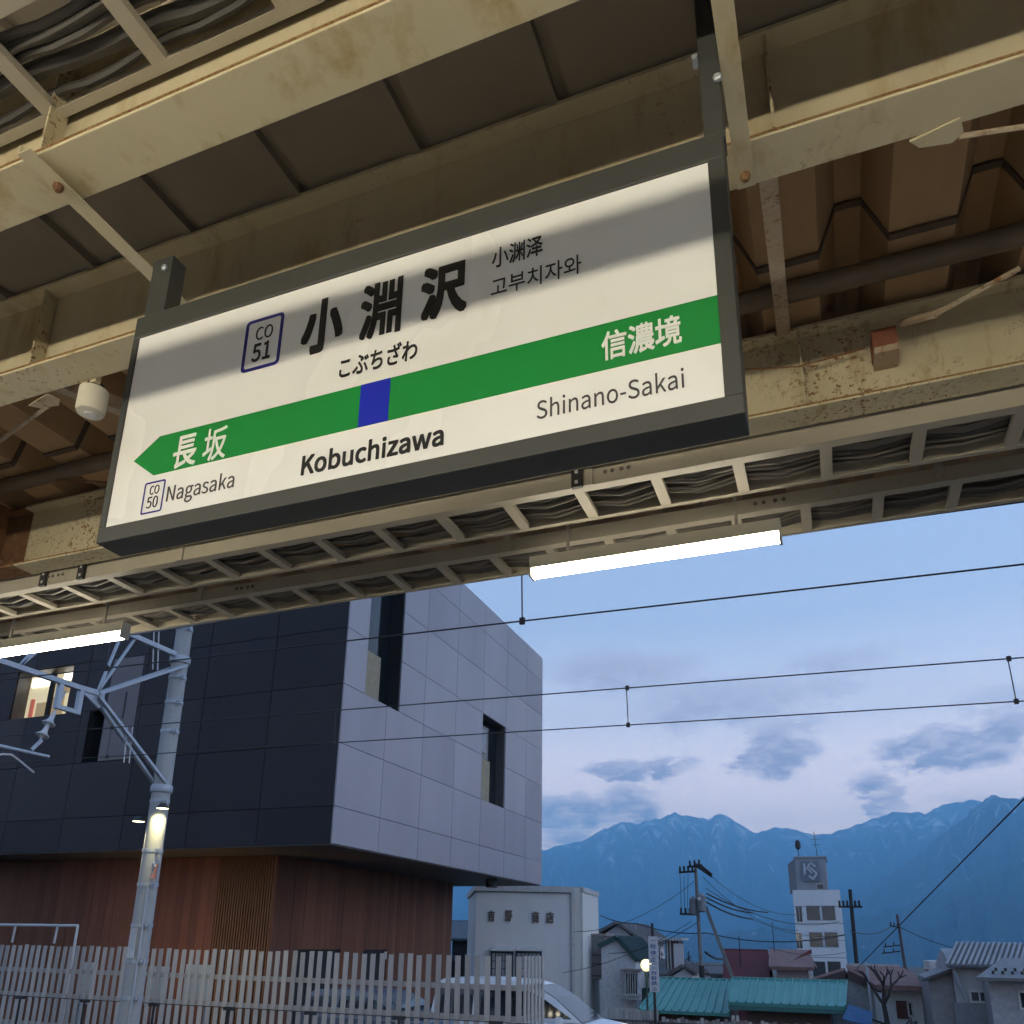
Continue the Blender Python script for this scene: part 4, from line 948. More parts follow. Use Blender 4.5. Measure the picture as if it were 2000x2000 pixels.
# side bay window with hood on the cream wall
pw = sd0.lerp(sd1, .62)
bw = MB().box(pw.x-.1, pw.x+.75, pw.y-.5, pw.y+1.1, 0, 2.2)
for i, v in enumerate(bw.v): bw.v[i] = (v[0], v[1], v[2]+atY(1170, 1912, pw.y).z)
bw.build('bay_window', mat('bay_grey', (.26, .25, .26), .6), shop)
zz = atY(1170, 1912, pw.y).z
MB().box(pw.x-.25, pw.x+.9, pw.y-.6, pw.y+1.2, zz+2.2, zz+2.32).build('bay_hood', mat('hood_tan', (.38, .32, .29), .7), shop)
for dz_ in (.15, .75, 1.2): MB().box(pw.x-.115, pw.x+.765, pw.y-.52, pw.y-.505, zz+dz_, zz+dz_+.05).build('bar', MATS['iron_frame'], shop)
# --- dark house with tile roof in the gap
t, A, B, C, D = gable_x('tiled_house', 'dark house with blue-grey tile roof in the gap left of the plastered shop', (872, 1838), (945, 1838), (872, 1806), (945, 1798), 52., 55.5, mat('dark_wall', (.045, .04, .042), .8), TILE_D, ribs=15, rib_h=.09, rib_w=.09)
MB().box(A.x-.3, A.x+1.0, 51.2, 52., A.z-1.2, A.z-.9).build('canopy', TILE_D, t)
# --- white house with grey gable, behind
t, L_, K, R_ = gable_y('gabled_house', 'white house with grey gable behind the plastered shop', (1150, 1835), (1207, 1804), (1264, 1843), 54., 62., HOUSEW, TILE_G, .5)
winpx(t, 1243, 1249, 1854, 1875, 54., bars=0, m=GLASSD)
for k in range(3):
    a_ = atY(1225+8*k, 1806, 56); MB().bar(a_, a_+Vector((.05, 0, -.5)), .04, .04).build('snow_guard', GALV, t)
# --- small white house with green barge boards and a bay window
t, L_, K, R_ = gable_y('white_cottage', 'small white cottage with dark green barge board and barred bay window', (1170, 1850), (1206, 1832), (1246, 1878), 44., 49., mat('cottage_white', (.70, .70, .72), .8), mat('green_slate', (.05, .10, .11), .6), .12, trim=mat('green_trim', (.04, .10, .10), .6))
b0, b1 = atY(1219, 1952, 43.4), atY(1247, 1897, 43.4)
bay = MB().box(b0.x, b1.x, 43.45, 44.0, b0.z, b1.z).build('bay', mat('cottage_white', (.7, .7, .72)), t)
MB().box(b0.x+.1, b1.x-.08, 43.43, 43.449, b0.z+.28, b1.z-.12).build('pane', GLASSD, bay)
for k in range(6): x_ = lerp(b0.x+.1, b1.x-.08, k/5); MB().box(x_-.025, x_+.025, 43.40, 43.428, b0.z+.28, b1.z-.12).build('bar', TRIM, bay)
MB().box(b0.x-.15, b1.x+.15, 43.3, 44.0, b1.z+.001, b1.z+.10).build('hood', mat('hood_tan', (.38, .32, .29)), bay)
MB().box(b0.x-.1, b1.x+.1, 43.36, 43.449, b0.z+.16, b0.z+.27).build('sill', TRIM, bay)
# --- low house with dusty roof, stair tower on top
t, A, B, C, D = gable_x('low_house', 'low house with dusty grey roof behind the vertical notice sign', (1240, 1905), (1352, 1908), (1248, 1876), (1340, 1880), 46., 49., HOUSEW, TILE_G, ribs=20)
MB().box(A.x+.4, B.x-.4, 45.2, 46.2, gz(A.x, 46), A.z-.6).build('porch', mat('porch_dark', (.06, .08, .07), .8), t)
t2, L_, K, R_ = gable_y('small_gable', 'small cream gable end with brown roof left of the utility pole', (1308, 1905), (1336, 1889), (1360, 1904), 43., 46., HOUSEW, TILE_G, .2, ribs=8)
a_, b_ = atY(1301, 1883, 47.), atY(1333, 1836, 47.)
t = thing('roof_stair_tower', 'narrow rooftop stair tower with striped top and white side panel', 'stair tower', ((a_.x+b_.x)/2, 47, gz(a_.x, 47)), TG)
MB().box(a_.x, b_.x-.2, 47, 48.4, gz(a_.x, 47), b_.z-.02).build('wall', mat('brown_grey', (.16, .13, .13), .8), t)
p_, q_ = atY(1317, 1883, 46.9), atY(1334, 1843, 46.9); MB().box(p_.x, q_.x, 46.85, 46.95, gz(a_.x, 47), q_.z).build('side_panel', HOUSEW, t)
MB().box(a_.x-.3, b_.x+.05, 46.7, 48.7, b_.z, b_.z+.10).build('roof', TRIM, t)
for k in range(9): x_ = lerp(a_.x-.28, b_.x, k/8); MB().box(x_-.03, x_+.03, 46.66, 46.698, b_.z-.06, b_.z+.12).build('roof_batten', HOUSEW, t)
for px in (1303, 1309): p_ = atY(px, 1850, 46.95); MB().box(p_.x-.03, p_.x+.03, 46.93, 46.998, gz(a_.x, 47), b_.z-.03).build('post', TRIM, t)
# --- dark red shed wall and pink tiled house
t, A, B, C, D = gable_x('red_house', 'house with big dark red sheet roof beside the leaning pole brace', (1413, 1918), (1505, 1918), (1413, 1857), (1500, 1861), 50., 51.2, REDW, REDW, ribs=0, ov=.15)
t, A, B, C, D = gable_x('pink_tiled_house', 'house with faded pink tile roof in front of the white tower', (1504, 1894), (1590, 1896), (1504, 1858), (1580, 1863), 48., 50.5, mat('pink_wall', (.34, .27, .25), .85), TILE_P, ribs=18, rib_h=.09, rib_w=.09)
wv_ = MB().prism([(A.x+.6, 48.3, A.z+.15), (B.x-.1, 49.9, A.z+1.05), (B.x-.1, 50.1, C.z), (A.x+1.5, 50.1, C.z)], (0, -.02, .02)).build('dark_valley', REDW, t)
an = atY(1508, 1800, 50); MB().tube([an, Vector((an.x, an.y, A.z))], .02, 5).build('antenna_mast', WIRE, t)
t, A, B, C, D = gable_x('grey_hut', 'little grey hut with pale roof between the poles', (1375, 1906), (1420, 1906), (1378, 1893), (1420, 1886), 52., 54., HOUSEG, TILE_G, ribs=8)
# --- teal sheet roofs
t, A, B, C, D = gable_x('teal_roofed_shed', 'long shed with teal standing seam roof, lower part behind the sign', (1250, 1974), (1425, 1990), (1292, 1916), (1434, 1921), 27.5, 31., mat('shed_brown', (.09, .06, .05), .8), TEAL, ribs=11, single=True, rib_name='roof_seam', rib_h=.06, rib_w=.05, ov=.5)
t, A, B, C, D = gable_x('teal_roofed_hall', 'raised teal standing seam roof to the right of the utility pole', (1423, 1962), (1652, 1974), (1432, 1915), (1655, 1926), 27.2, 29.4, mat('shed_brown', (.09, .06, .05)), TEAL, ribs=13, single=True, rib_name='roof_seam', rib_h=.05, rib_w=.045, ov=.45)
MB().box(A.x, B.x, 27.15, 27.25, A.z-.14, A.z-.01).build('gutter', mat('teal_dark', (.03, .15, .14), .5), t)
# plates with mailbox openings on the porch of the hall
for px in (1431, 1440): p_ = atY(px, 1990, 27.5); MB().box(p_.x-.045, p_.x+.045, 27.60, 27.64, p_.z-.09, p_.z+.09).build('name_plate', WHITE, t)
# --- white tower block with emblem
YT = 78.
tl, tr = atY(1558, 1676, YT), atY(1611, 1672, YT); zg = gz(tl.x, YT)
tw = thing('white_tower', 'narrow white tower block with a letter emblem at its top', 'tower', (tl.x, YT, zg))
up0 = atY(1611, 1738, YT).z; wl, wr = atY(1548, 1745, YT).x, atY(1641, 1748, YT).x
MB().box(tl.x-.25, tr.x, YT, YT+5, up0, tl.z).build('tower_head', TOWERG, tw)
MB().box(tl.x-.35, tr.x+.1, YT-.1, YT+5.1, tl.z+.001, tl.z+.14).build('coping', TOWERG, tw)
sideL = atY(1543, 1676, YT+6).x
MB().prism([(tl.x-.25, YT+.02, up0), (tl.x-.25, YT+.02, tl.z-.02), (sideL-.25, YT+6, tl.z-.02), (sideL-.25, YT+6, up0)], (.2, 0, 0)).build('head_side', mat('tower_dark', (.20, .20, .22), .8), tw)
MB().box(wl, wr, YT-.02, YT+7, zg, up0-.002).build('wall', TOWERW, tw)
q_ = atY(1602, 1732, YT); window(tw, (q_.x-.3, q_.z-.25), (q_.x+.3, q_.z+.25), YT, bars=0, fr=TRIM)
for (ya, yb_) in ((1769, 1797), (1821, 1849), (1878, 1908)):
    sh_ = (ya-1769)*.105
    for (xa_, xb_) in ((1577, 1600), (1607, 1630)):
        p_, q_ = atY(xa_+sh_, yb_, YT-.02), atY(xb_+sh_, ya, YT-.02); window(tw, (p_.x, p_.z), (q_.x, q_.z), YT-.02, bars=0, m=mat('tower_glass', (.05, .055, .06), .15, spec=.8), fr=mat('dark_frame', (.14, .14, .16), .6))
for k in range(3):
    for px in (1557, 1563):
        p_, q_ = atY(px, 1800+52*k, YT-.02), atY(px+2.2, 1770+52*k, YT-.02); MB().box(p_.x, q_.x, YT-.05, YT-.022, p_.z, q_.z).build('slit_window', GLASSD, tw)
for k in range(1, 8): z_ = lerp(zg, up0, k/8); MB().box(wl, wr, YT-.035, YT-.021, z_-.03, z_+.03).build('floor_band', TOWERG, tw)
# emblem: rounded plate with two interlocked angular letters
ea, eb = atY(1567, 1722, YT), atY(1598, 1681, YT)
pts = []
for (cx_, cz_, s0) in ((1, 1, 0), (0, 1, 90), (0, 0, 180), (1, 0, 270)):
    r_ = .22
    for k in range(4):
        q = R(s0+30*k); pts.append(((ea.x+r_ if cx_ == 0 else eb.x-r_)+r_*math.cos(q), YT-.12, (ea.z+r_ if cz_ == 0 else eb.z-r_)+r_*math.sin(q)))
em = MB().prism(pts, (0, .115, 0)).build('emblem', EMBLEM, tw)
ew, eh = eb.x-ea.x, eb.z-ea.z
def ep(u, v): return (ea.x+u*ew, YT-.20, ea.z+v*eh)
for (u0, v0, u1_, v1_) in ((.19, .34, .19, .86), (.27, .56, .57, .90), (.57, .90, .80, .70), (.34, .64, .60, .40), (.50, .68, .86, .38), (.86, .38, .62, .10), (.62, .10, .42, .27)):
    MB().bar(ep(u0, v0), ep(u1_, v1_), ew*.11, .075, (0, 1, 0)).build('emblem_stroke', mat('emblem_light', (.62, .65, .70), .6), em)
p_ = atY(1560, 1672, YT+2); MB().tube([p_, p_+Vector((0, 0, .6))], .04, 6).build('mast', WIRE, tw)
MB().lathe([(.05, 0), (.22, .15), (.26, .5), (.18, .8), (.04, .9)], p_+Vector((0, 0, .55)), n=10).build('beacon', WIRE, tw, smooth=True)
p_ = atY(1596, 1672, YT+2); MB().tube([p_, p_+Vector((-.1, 0, 2.2))], .03, 5).build('antenna', WIRE, tw)
for k in (1.0, 1.5, 1.9): MB().bar(p_+Vector((-.4, 0, k)), p_+Vector((.4, 0, k)), .03, .03).build('antenna_rod', WIRE, tw)

# --- pink tiled bungalow at the right, grey house with corrugated roof
t, L_, K, R_ = gable_y('pink_gable_house', 'pale house with dusky pink roof and brown door behind the bare tree', (1588, 1922), (1654, 1902), (1722, 1934), 31.5, 33., mat('stucco_grey', (.42, .42, .43), .85), TILE_P, .25, ribs=6, trim=mat('brown_trim', (.07, .04, .04), .7))
A, B = atY(1720, 1934, 30.5), atY(1828, 1934, 30.5)
C_, D_ = atY(1757, 1897, 33.), atY(1655, 1897, 33.)
MB().box(A.x+.1, B.x-.3, 30.9, 36, gz(A.x, 31), A.z).build('wall', mat('stucco_pale', (.62, .64, .64), .85, col2=(.54, .56, .56)), t)
roof_slab((A.x-.1, 30.4, A.z), (B.x, 30.4, A.z), (C_.x, 33., C_.z), (D_.x, 33., C_.z), .1, TILE_P, t, ribs=16, rib_h=.07)
roof_slab((B.x, 30.4, A.z), (B.x, 36, A.z), (C_.x+.1, 33.2, C_.z), (C_.x, 33., C_.z), .1, TILE_P, t, ribs=6)
MB().bar((D_.x, 33., C_.z+.14), (C_.x, 33., C_.z+.14), .2, .16).build('ridge_cap', mat('ridge_pale', (.50, .46, .45), .7), t)
p_, q_ = atY(1753, 1989, 30.88), atY(1773, 1955, 30.88); MB().box(p_.x, q_.x, 30.86, 30.899, p_.z, q_.z).build('door', mat('door_brown', (.10, .035, .03), .6), t)
p_, q_ = atY(1774, 1986, 30.88), atY(1782, 1956, 30.88); window(t, (p_.x, p_.z), (q_.x, q_.z), 30.9, bars=0)
p_ = atY(1820, 1930, 30.85); MB().tube([(p_.x, 30.85, A.z), (p_.x+.05, 30.85, gz(p_.x, 31))], .05, 6).build('downpipe', GALV, t)
p_ = atY(1817, 1977, 30.6)
wlp = thing('wall_lantern', 'small lit oval lantern on the pale house wall', 'lantern', p_)
MB().lathe([(.02, -.16), (.07, -.10), (.085, 0), (.07, .10), (.02, .16)], p_, n=14).build('globe', BALL, wlp, smooth=True)
MB().bar(p_+Vector((0, .02, .1)), p_+Vector((0, .3, .14)), .02, .02).build('bracket', WIRE, wlp)
# grey house
GY = 27.
e0, e1_ = atY(1853, 1890, GY), atY(2060, 1897, GY); r0_, r1_ = atY(1871, 1846, GY+2.6), atY(2070, 1850, GY+2.6); zg = gz(e0.x, GY)
gh = thing('grey_house', 'grey two storey house with corrugated roof at the right edge', 'house', (e0.x, GY, zg), TG)
MB().prism([(e0.x+.1, GY+.2, zg), (e0.x+.1, GY+5, zg), (e0.x+.1, GY+5, e0.z), (e0.x+.1, GY+2.6, r0_.z-.1), (e0.x+.1, GY+.2, e0.z)], (5, 0, 0)).build('wall', HOUSEG, gh)
roof_slab((e0.x-.05, GY-.1, e0.z), (e1_.x, GY-.1, e0.z), (r1_.x, GY+2.6, r0_.z), (r0_.x, GY+2.6, r0_.z), .06, mat('corrugated_valley_shade', (.13, .125, .13), .6), gh, ribs=19, rib_m=CORR, rib_h=.06, rib_w=.07)  # base sheet coloured darker, painting the shade between the ribs
sl_ = atY(1828, 1945, GY+.6); MB().prism([(sl_.x-.15, GY+.5, zg), (e0.x+.095, GY+.5, zg), (e0.x+.095, GY+.5, e0.z-.1), (sl_.x-.15, GY+.5, sl_.z+.45)], (0, 4, 0)).build('lean_to', mat('lean_to_grey', (.30, .29, .30), .85), gh)
MB().bar((sl_.x-.3, GY+.35, sl_.z+.42), (e0.x+.1, GY+.35, e0.z-.05), .35, .07).build('lean_to_roof', mat('hood_dark', (.09, .08, .085), .7), gh)
winpx(gh, 1895, 1931, 1935, 1958, GY+.2, bars=1, m=mat('tower_glass', (.05, .055, .06)))
dp = atY(1862, 1895, GY+.1); MB().tube([dp, (dp.x+.25, GY+.1, atY(1870, 1955, GY+.1).z)], .045, 6).build('downpipe', GALV, gh)
MB().box(dp.x-.1, dp.x+5, GY+.12, GY+.19, zg, atY(1870, 1958, GY+.1).z).build('lower_cladding', mat('slate_clad', (.24, .245, .27), .8), gh)
q0_, q1_ = atY(1900, 1909, GY-.9), atY(2060, 1914, GY-.9)
roof_slab((q0_.x, GY-1.5, q0_.z-.05), (q1_.x, GY-1.5, q0_.z-.05), (q1_.x, GY+.1, q0_.z+.42), (q0_.x+.9, GY+.1, q0_.z+.42), .08, mat('porch_roof', (.24, .235, .24), .6), gh, name='porch_roof')
for k in range(10):
    for rr_ in (0, 1):
        x_ = q0_.x+.45+.22*k+.11*rr_
        MB().box(x_-.03, x_+.03, GY-1.25+.25*rr_, GY-1.2+.25*rr_, q0_.z+.10+.07*rr_, q0_.z+.19+.07*rr_).build('snow_guard', BLACKPL, gh)
w0, w1_ = atY(1929, 1912, GY-1.0), atY(2060, 1915, GY-1.0)
MB().box(w0.x, w1_.x, GY-1.0, GY+.1, zg, q0_.z-.08).build('porch_wall', mat('porch_pale', (.42, .41, .43), .85), gh)
winpx(gh, 1992, 2030, 1936, 1972, GY-1.0, bars=1)
rr1 = atY(1815, 1880, 33.); rr2 = atY(1860, 1925, 33.)
rs = thing('rust_roofed_annex', 'rusty red annex roof with white parapet beside the grey house', 'annex', (rr1.x, 33, gz(rr1.x, 33)), TG)
MB().box(rr1.x, rr2.x+.4, 33, 35, gz(rr1.x, 33), rr1.z-.25).build('wall', mat('annex_red', (.22, .09, .08), .8), rs)
MB().box(rr1.x-.02, rr2.x+.4, 32.8, 35.2, rr1.z-.249, rr1.z+.05).build('parapet', TRIM, rs)
# blue tarp over a lean-to
p_, q_ = atY(1648, 1975, 26.4), atY(1702, 1985, 26.4)
tp = MB().prism([atY(1645, 1990, 26.2), atY(1702, 2003, 26.2), atY(1704, 1977, 27.2), atY(1658, 1961, 27.2)], (0, 0, -.03)).build('tarpaulin', TARP); tag(tp, 'bright blue tarpaulin slung beside the teal roofs', 'tarpaulin')

# --- stone garden wall with a low fence on top
def stone_wall(xa, xb, Y, zt, label, seed):
    rr_ = random.Random(seed); zb = ground_z(xa, Y)-.2
    t = thing('stone_wall', label, 'wall', ((xa+xb)/2, Y, zb))
    MB().box(xa, xb, Y+.06, Y+.4, zb, zt-.05).build('core', MORTAR, t)
    z = zt-.06; row = 0
    while z > zt-1.2:
        h = rr_.uniform(.24, .34); x = xa-rr_.uniform(0, .2)
        while x < xb:
            w = rr_.uniform(.22, .5); g_ = .018
            pts = [(x+g_, z-h+g_+rr_.uniform(0, .05)), (x+w*.5, z-h+g_), (x+w-g_, z-h+g_+rr_.uniform(0, .05)), (x+w-g_+.01, z-h*.5), (x+w-g_, z-g_-rr_.uniform(0, .05)), (x+w*.45, z-g_), (x+g_, z-g_-rr_.uniform(0, .05)), (x+g_-.01, z-h*.45)]
            d_ = rr_.uniform(.03, .07)
            MB().prism([(a_, Y+.06-d_, b_) for a_, b_ in pts], (0, d_, 0)).build('stone', STONES[rr_.randrange(3)], t, bevel=.015)
            x += w
        z -= h
    return t
wa, wb = atY(1150, 1980, 24.), atY(1720, 1998, 24.)
stw = stone_wall(wa.x, wb.x, 24., wa.z-.08, 'rough stone garden wall along the bottom edge', 5)
gf = thing('garden_fence', 'low weathered paling fence on top of the stone wall', 'fence', (wa.x+1, 24.2, wa.z), 'garden fences')
x = wa.x+.5
while x < atY(1278, 1980, 24).x:
    MB().box(x, x+.07, 24.18, 24.2, wa.z-.1, wa.z+.16+rnd.uniform(-.03, .02)).build('paling', PICKET[rnd.randrange(3)], gf); x += .085
MB().box(wa.x+.5, x, 24.205, 24.23, wa.z+.03, wa.z+.07).build('rail', PICKET[1], gf)
gf2 = thing('garden_fence', 'long weathered paling fence under the teal roofs', 'fence', (wa.x+5, 24.2, wa.z), 'garden fences')
x = atY(1290, 1990, 24).x; xe = atY(1640, 1998, 24).x
while x < xe:
    MB().box(x, x+.09, 24.18, 24.2, wa.z-.3, wa.z-.02+rnd.uniform(-.05, .04)).build('paling', [PICKET[0], STONES[0], STONES[1]][rnd.randrange(3)], gf2); x += .105
MB().box(atY(1290, 1990, 24).x, xe, 24.205, 24.23, wa.z-.2, wa.z-.15).build('rail', PICKET[1], gf2)

# --- vertical notice sign on a post, globe street lamp
sv0, sv1 = atY(1268, 1937, 22.5), atY(1286, 1829, 22.5)
vs_ = thing('roadside_sign', 'tall narrow white sign with blue vertical characters on a black post', 'sign', (sv0.x, 22.5, ground_z(sv0.x, 22.5)))
xc = (sv0.x+sv1.x)/2; wv2 = .125
MB().tube([(xc-.02, 22.55, ground_z(xc, 22.5)-.2), (xc-.02, 22.55, atY(1275, 1803, 22.5).z)], .035, 8).build('post', BLKSLV, vs_)
mid = lerp(sv0.z, sv1.z, .50)
for (za, zb_, txt) in ((mid+.01, sv1.z, '一時停止'), (sv0.z, mid-.01, '一台駐禁止')):
    pl = MB().box(xc-wv2, xc+wv2, 22.48, 22.51, za, zb_).build('board', mat('board_white', (.60, .60, .62), .5), vs_)
    n_ = len(txt); hh = (zb_-za)/(n_+.3)
    for k, chh in enumerate(txt):
        zt2 = zb_-.15*hh-k*hh
        bx_ = (xc-.075, xc+.075, zt2-hh*.86, zt2-hh*.1) if chh != '一' else (xc-.06, xc+.06, zt2-hh*.6, zt2-hh*.5)
        text_mesh('lettering', chh, bx_, 22.479, mat('blue_ink', (.03, .07, .25), .5), pl, .012, depth=.002)
gl = atY(1262, 1885, 24.5)
t = thing('globe_lamp', 'lit yellow globe street lamp beside the vertical sign', 'street lamp', (gl.x, 24.5, ground_z(gl.x, 24.5)))
MB().lathe([(.03, -.17), (.10, -.14), (.155, -.05), (.16, .03), (.12, .12), (.05, .16)], gl, n=18).build('globe', BALL, t, smooth=True)
MB().tube([gl+Vector((0, 0, -.17)), Vector((gl.x, 24.5, ground_z(gl.x, 24.5)-.2))], .03, 8).build('post', mat('lamp_green', (.03, .07, .06), .5), t)
ll = bpy.data.lights.new('globe_glow', 'POINT'); ll.energy = 6; ll.color = (1, .82, .45); ll.shadow_soft_size = .15
lo_ = bpy.data.objects.new('globe_glow', ll); COL.objects.link(lo_); lo_.parent = t; lo_.location = gl-Vector(t.location)-Vector((0, .25, 0))

# --- utility poles
def upole(px_top, px_bot, Y, label, r=.13, arms=(), sleeve=None, m=WPOLE):
    a_ = atY(*px_top, Y); zb = gz(a_.x, Y)
    bx = atY(*px_bot, Y).x
    t = thing('utility_pole', label, 'utility pole', (bx, Y, zb), 'utility poles')
    MB().tube([(bx, Y, zb), (a_.x, Y, a_.z)], [r*1.25, r*.8], 12).build('shaft', m, t, smooth=True)
    for (pa, pb, n_) in arms:
        A_, B_ = atY(*pa, Y-.1), atY(*pb, Y-.1)
        ca = MB().bar(A_, B_, .07, .08).build('cross_arm', BLKSLV, t)
        for k in range(n_):
            q = A_.lerp(B_, (k+.3)/n_); MB().lathe([(.035, 0), (.05, .04), (.035, .08), (.05, .12), (.03, .2)], q+Vector((0, 0, .04)), n=8).build('insulator', WIRE, ca)
    if sleeve:
        z0_, z1_ = atY(*sleeve[1], Y).z, atY(*sleeve[0], Y).z; MB().tube([(bx, Y, zb), (bx, Y, z1_)], r*1.42, 12).build('sleeve', BLKSLV, t, smooth=True)
    return t, a_
u1, top1 = upole((1358, 1685), (1376, 2000), 34., 'tall utility pole with transformers, black sleeve and many cables', .075, (((1326, 1704), (1358, 1702), 4), ((1345, 1693), (1372, 1690), 3), ((1328, 1785), (1362, 1786), 4)), ((1367, 1886), (1376, 2000)), mat('pole_grey', (.22, .21, .205), .8))
def zpx(px, py, Y): return atY(px, py, Y)
for (px, py) in ((1355, 1771), (1370, 1765)):
    c_ = zpx(px, py, 33.75 if px < 1360 else 33.6); MB().lathe([(.11, -.32), (.17, -.28), (.17, .28), (.12, .33), (.04, .40)], c_, n=12).build('transformer', mat('transformer_grey', (.20, .21, .23), .5), u1, smooth=True)
c_ = zpx(1366, 1755, 33.4); MB().lathe([(.05, 0), (.07, .03)], c_, (0, -1, 0), 12).build('reflector', PORC, u1)
MB().bar(zpx(1378, 1770, 34.), zpx(1434, 1918, 34.), .12, .12, (0, 1, 0)).build('brace', mat('pole_grey', (.22, .21, .205)), u1)
for (pa, pb) in (((1336, 1710), (1337, 1780)), ((1344, 1707), (1342, 1785)), ((1328, 1705), (1331, 1783))):
    MB().tube([zpx(*pa, 33.9), zpx(*pb, 33.9)], .012, 4).build('drop_cable', WIRE, u1)
for (pa, pb) in (((1358, 1690), (1390, 1712)), ((1362, 1688), (1378, 1704)), ((1366, 1688), (1390, 1708))):
    MB().bar(zpx(*pa, 33.8), zpx(*pb, 33.5), .07, .07).build('insulator_arm', BLKSLV, u1)
u2, top2 = upole((1660, 1737), (1682, 2005), 36., 'slim dark utility pole right of the white tower', .085, (((1638, 1771), (1684, 1771), 6),), None, BLKSLV)
u3, top3 = upole((1752, 1786), (1776, 1915), 62., 'far thin leaning utility pole before the mountains', .10, (((1738, 1808), (1758, 1812), 3), ((1725, 1850), (1758, 1846), 2), ((1722, 1862), (1758, 1858), 2)), None, WPOLE)
u4, top4 = upole((1443, 1828), (1444, 1862), 50.5, 'short rooftop mast on the red house', .03, (), None, BLKSLV)
u5, top5 = upole((1692, 1880), (1704, 2005), 29., 'plain grey steel post in front of the pink roofed house', .05, (), None, GALV)
# cables
PG = 'cables strung between the utility poles'
def cable(pts, r=.02, lab='dark cable strung from the transformer pole'):
    o = MB().tube(pts, r, 5, False).build('power_cable', WIRE, smooth=True); tag(o, lab, 'cable', PG)
def sagpts(a, b, s, n=10):
    a, b = Vector(a), Vector(b); return [a.lerp(b, k/n)-Vector((0, 0, s*4*(k/n)*(1-k/n))) for k in range(n+1)]
CL = ['highest thin cable from the transformer pole towards the white tower', 'second thin cable falling from the transformer pole crossarm', 'long thin cable from the pole to the far right of the tower', 'uppermost thick black cable on the transformer pole', 'middle thick black cable on the transformer pole', 'lowest thick black cable on the transformer pole', 'thin cable passing low in front of the white tower', 'cable descending left from the pole towards the cottage roof', 'thin cable rising left to right before the mountain', 'level cable crossing right behind the tower foot', 'level cable left of the transformer pole above the sign', 'short cable leaving the plastered shop roof', 'short cable between the slim dark pole and the far pole', 'cable running right from the far leaning pole', 'thin slack cable low over the shop corner', 'thin level cable over the pink tiled roof', 'short thick cable end hanging by the red roof']
for i, (pa, pb, s_, r_) in enumerate((((1390, 1712), (1570, 1785), .5, .013), ((1372, 1712), (1560, 1818), .5, .012), ((1378, 1735), (1640, 1800), .6, .016), ((1380, 1745), (1500, 1782), .15, .035), ((1378, 1752), (1470, 1783), .12, .035), ((1380, 1762), (1470, 1795), .12, .040), ((1470, 1795), (1650, 1825), .3, .012), ((1364, 1800), (1190, 1862), .3, .016), ((1358, 1720), (1120, 1820), .5, .012), ((1650, 1826), (1380, 1822), .3, .022), ((1380, 1822), (1245, 1804), .15, .022), ((1245, 1804), (1171, 1787), .1, .022), ((1660, 1818), (1740, 1810), .2, .018), ((1760, 1812), (2040, 1842), .6, .016), ((1350, 1800), (1100, 1900), .3, .012), ((1500, 1850), (1650, 1860), .2, .012), ((1378, 1860), (1412, 1872), .1, .05))):
    cable(sagpts(atY(*pa, 34.), atY(*pb, 40. if pb[0] > 1400 else 36.), s_), r_*.9, CL[i])
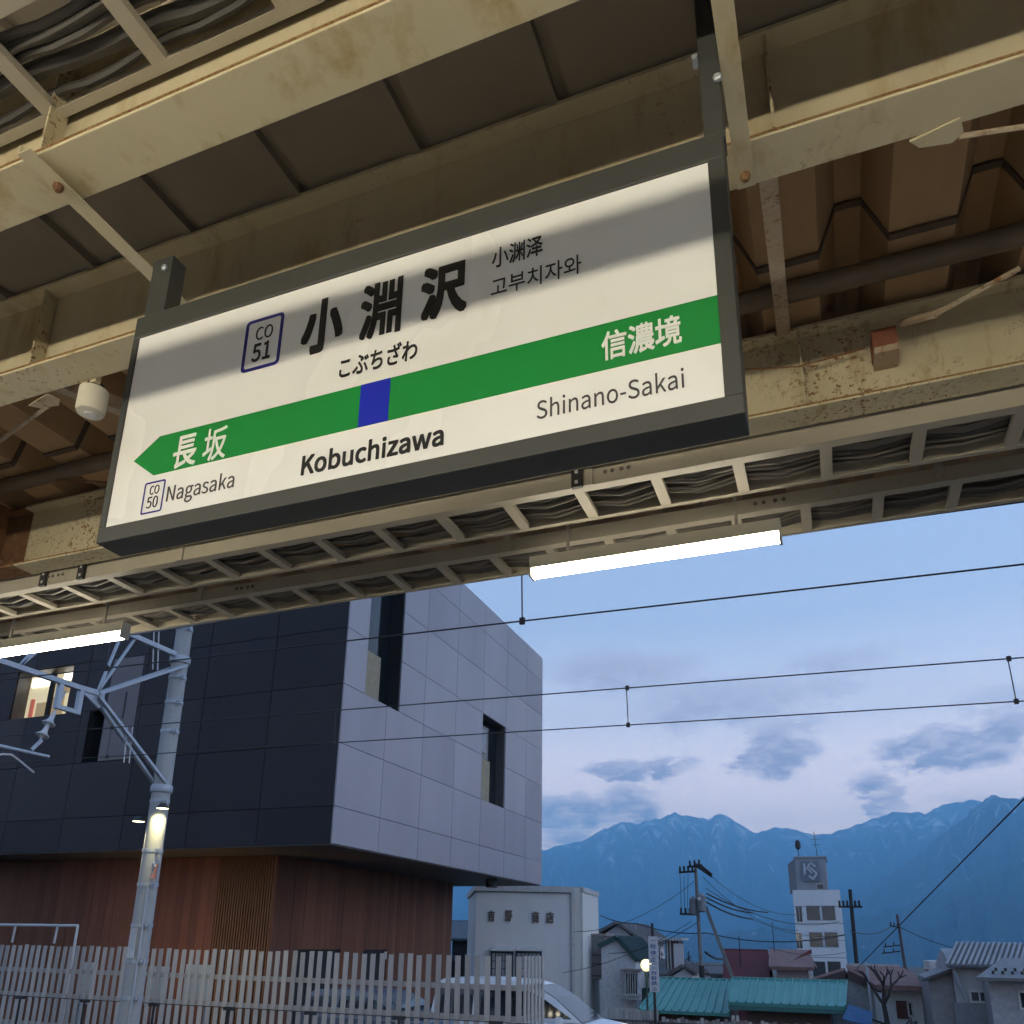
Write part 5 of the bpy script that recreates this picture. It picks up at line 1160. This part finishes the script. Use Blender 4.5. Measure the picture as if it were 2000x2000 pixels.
# beads on the spiral cables
# --- bare tree
def bare_tree(px, py_b, py_t, Y, label, seed):
    rr_ = random.Random(seed); a_ = atY(px, py_b, Y); top = atY(px+2, py_t, Y); zg = gz(a_.x, Y)
    t = thing('bare_tree', label, 'tree', (a_.x, Y, zg))
    H = top.z-zg
    MB().tube([(a_.x, Y, zg), (a_.x+.02, Y, zg+H*.35), (a_.x-.06, Y, zg+H*.68)], [.11, .09, .07], 8).build('trunk', BARK, t, smooth=True)
    cr = MB()
    def grow(p, d, l, r_, n):
        if n == 0: return
        q = p+d*l; mid_ = p.lerp(q, .5)+Vector((rr_.uniform(-1, 1), rr_.uniform(-1, 1), 0))*l*.07
        cr.tube([p, mid_, q], [r_, r_*.85, r_*.7], 5)
        for k in range(rr_.choice((2, 2, 3))):
            dd = (d+Vector((rr_.uniform(-.8, .8), rr_.uniform(-.8, .8), rr_.uniform(-.1, .5)))).normalized(); grow(q, dd, l*rr_.uniform(.5, .75), r_*.66, n-1)
    b0_ = Vector((a_.x-.06, Y, zg+H*.68))
    for d in ((-.5, .1, .9), (.05, -.2, 1), (.45, .2, .9), (.1, .5, .9)): grow(b0_, Vector(d).normalized(), H*.17, .05, 3)
    for (h_, d, l_) in ((.52, (-.9, 0, .3), .30), (.45, (.8, .1, .35), .2), (.38, (-.8, -.3, -.15), .24), (.28, (.7, .2, .5), .22), (.30, (-.7, 0, .4), .25)): grow(Vector((a_.x, Y, zg+H*h_)), Vector(d).normalized(), H*l_*.6, .038, 3)
    cr.build('crown', BARK, t, smooth=True)
bare_tree(1735, 2000, 1885, 28., 'bare pruned tree with dark branches before the pale house', 11)
def conifer(px, py_t, Y, h, w, label, seed):
    rr_ = random.Random(seed); a_ = atY(px, py_t, Y)
    t = thing('conifer', label, 'tree', (a_.x, Y, a_.z-h), 'conifers between the roofs')
    MB().tube([(a_.x, Y, a_.z-h), (a_.x, Y, a_.z)], [.12, .02], 7).build('trunk', BARK, t)
    c_ = MB()
    for k in range(900):
        f_ = rr_.random()**.7; rad = w*f_*rr_.uniform(.5, 1.05); q = rr_.uniform(0, 6.283)
        p = Vector((a_.x+rad*math.cos(q), Y+rad*math.sin(q), a_.z-h*f_)); s_ = rr_.uniform(.06, .14)
        d1 = Vector((rr_.uniform(-1, 1), rr_.uniform(-1, 1), rr_.uniform(-.6, .6)))*s_; d2 = Vector((rr_.uniform(-1, 1), rr_.uniform(-1, 1), rr_.uniform(-1, .4)))*s_
        c_.poly([p, p+d1, p+d2])
    c_.build('crown', LEAF, t)
conifer(1287, 1838, 58., 4.5, 1.2, 'dark conifer peeking out right of the vertical sign', 3)
conifer(1345, 1858, 56., 3.2, 1.4, 'dark conifer left of the utility pole', 4)
conifer(1360, 1880, 55., 2.6, 1.0, 'small dark conifer close to the utility pole sleeve', 6)
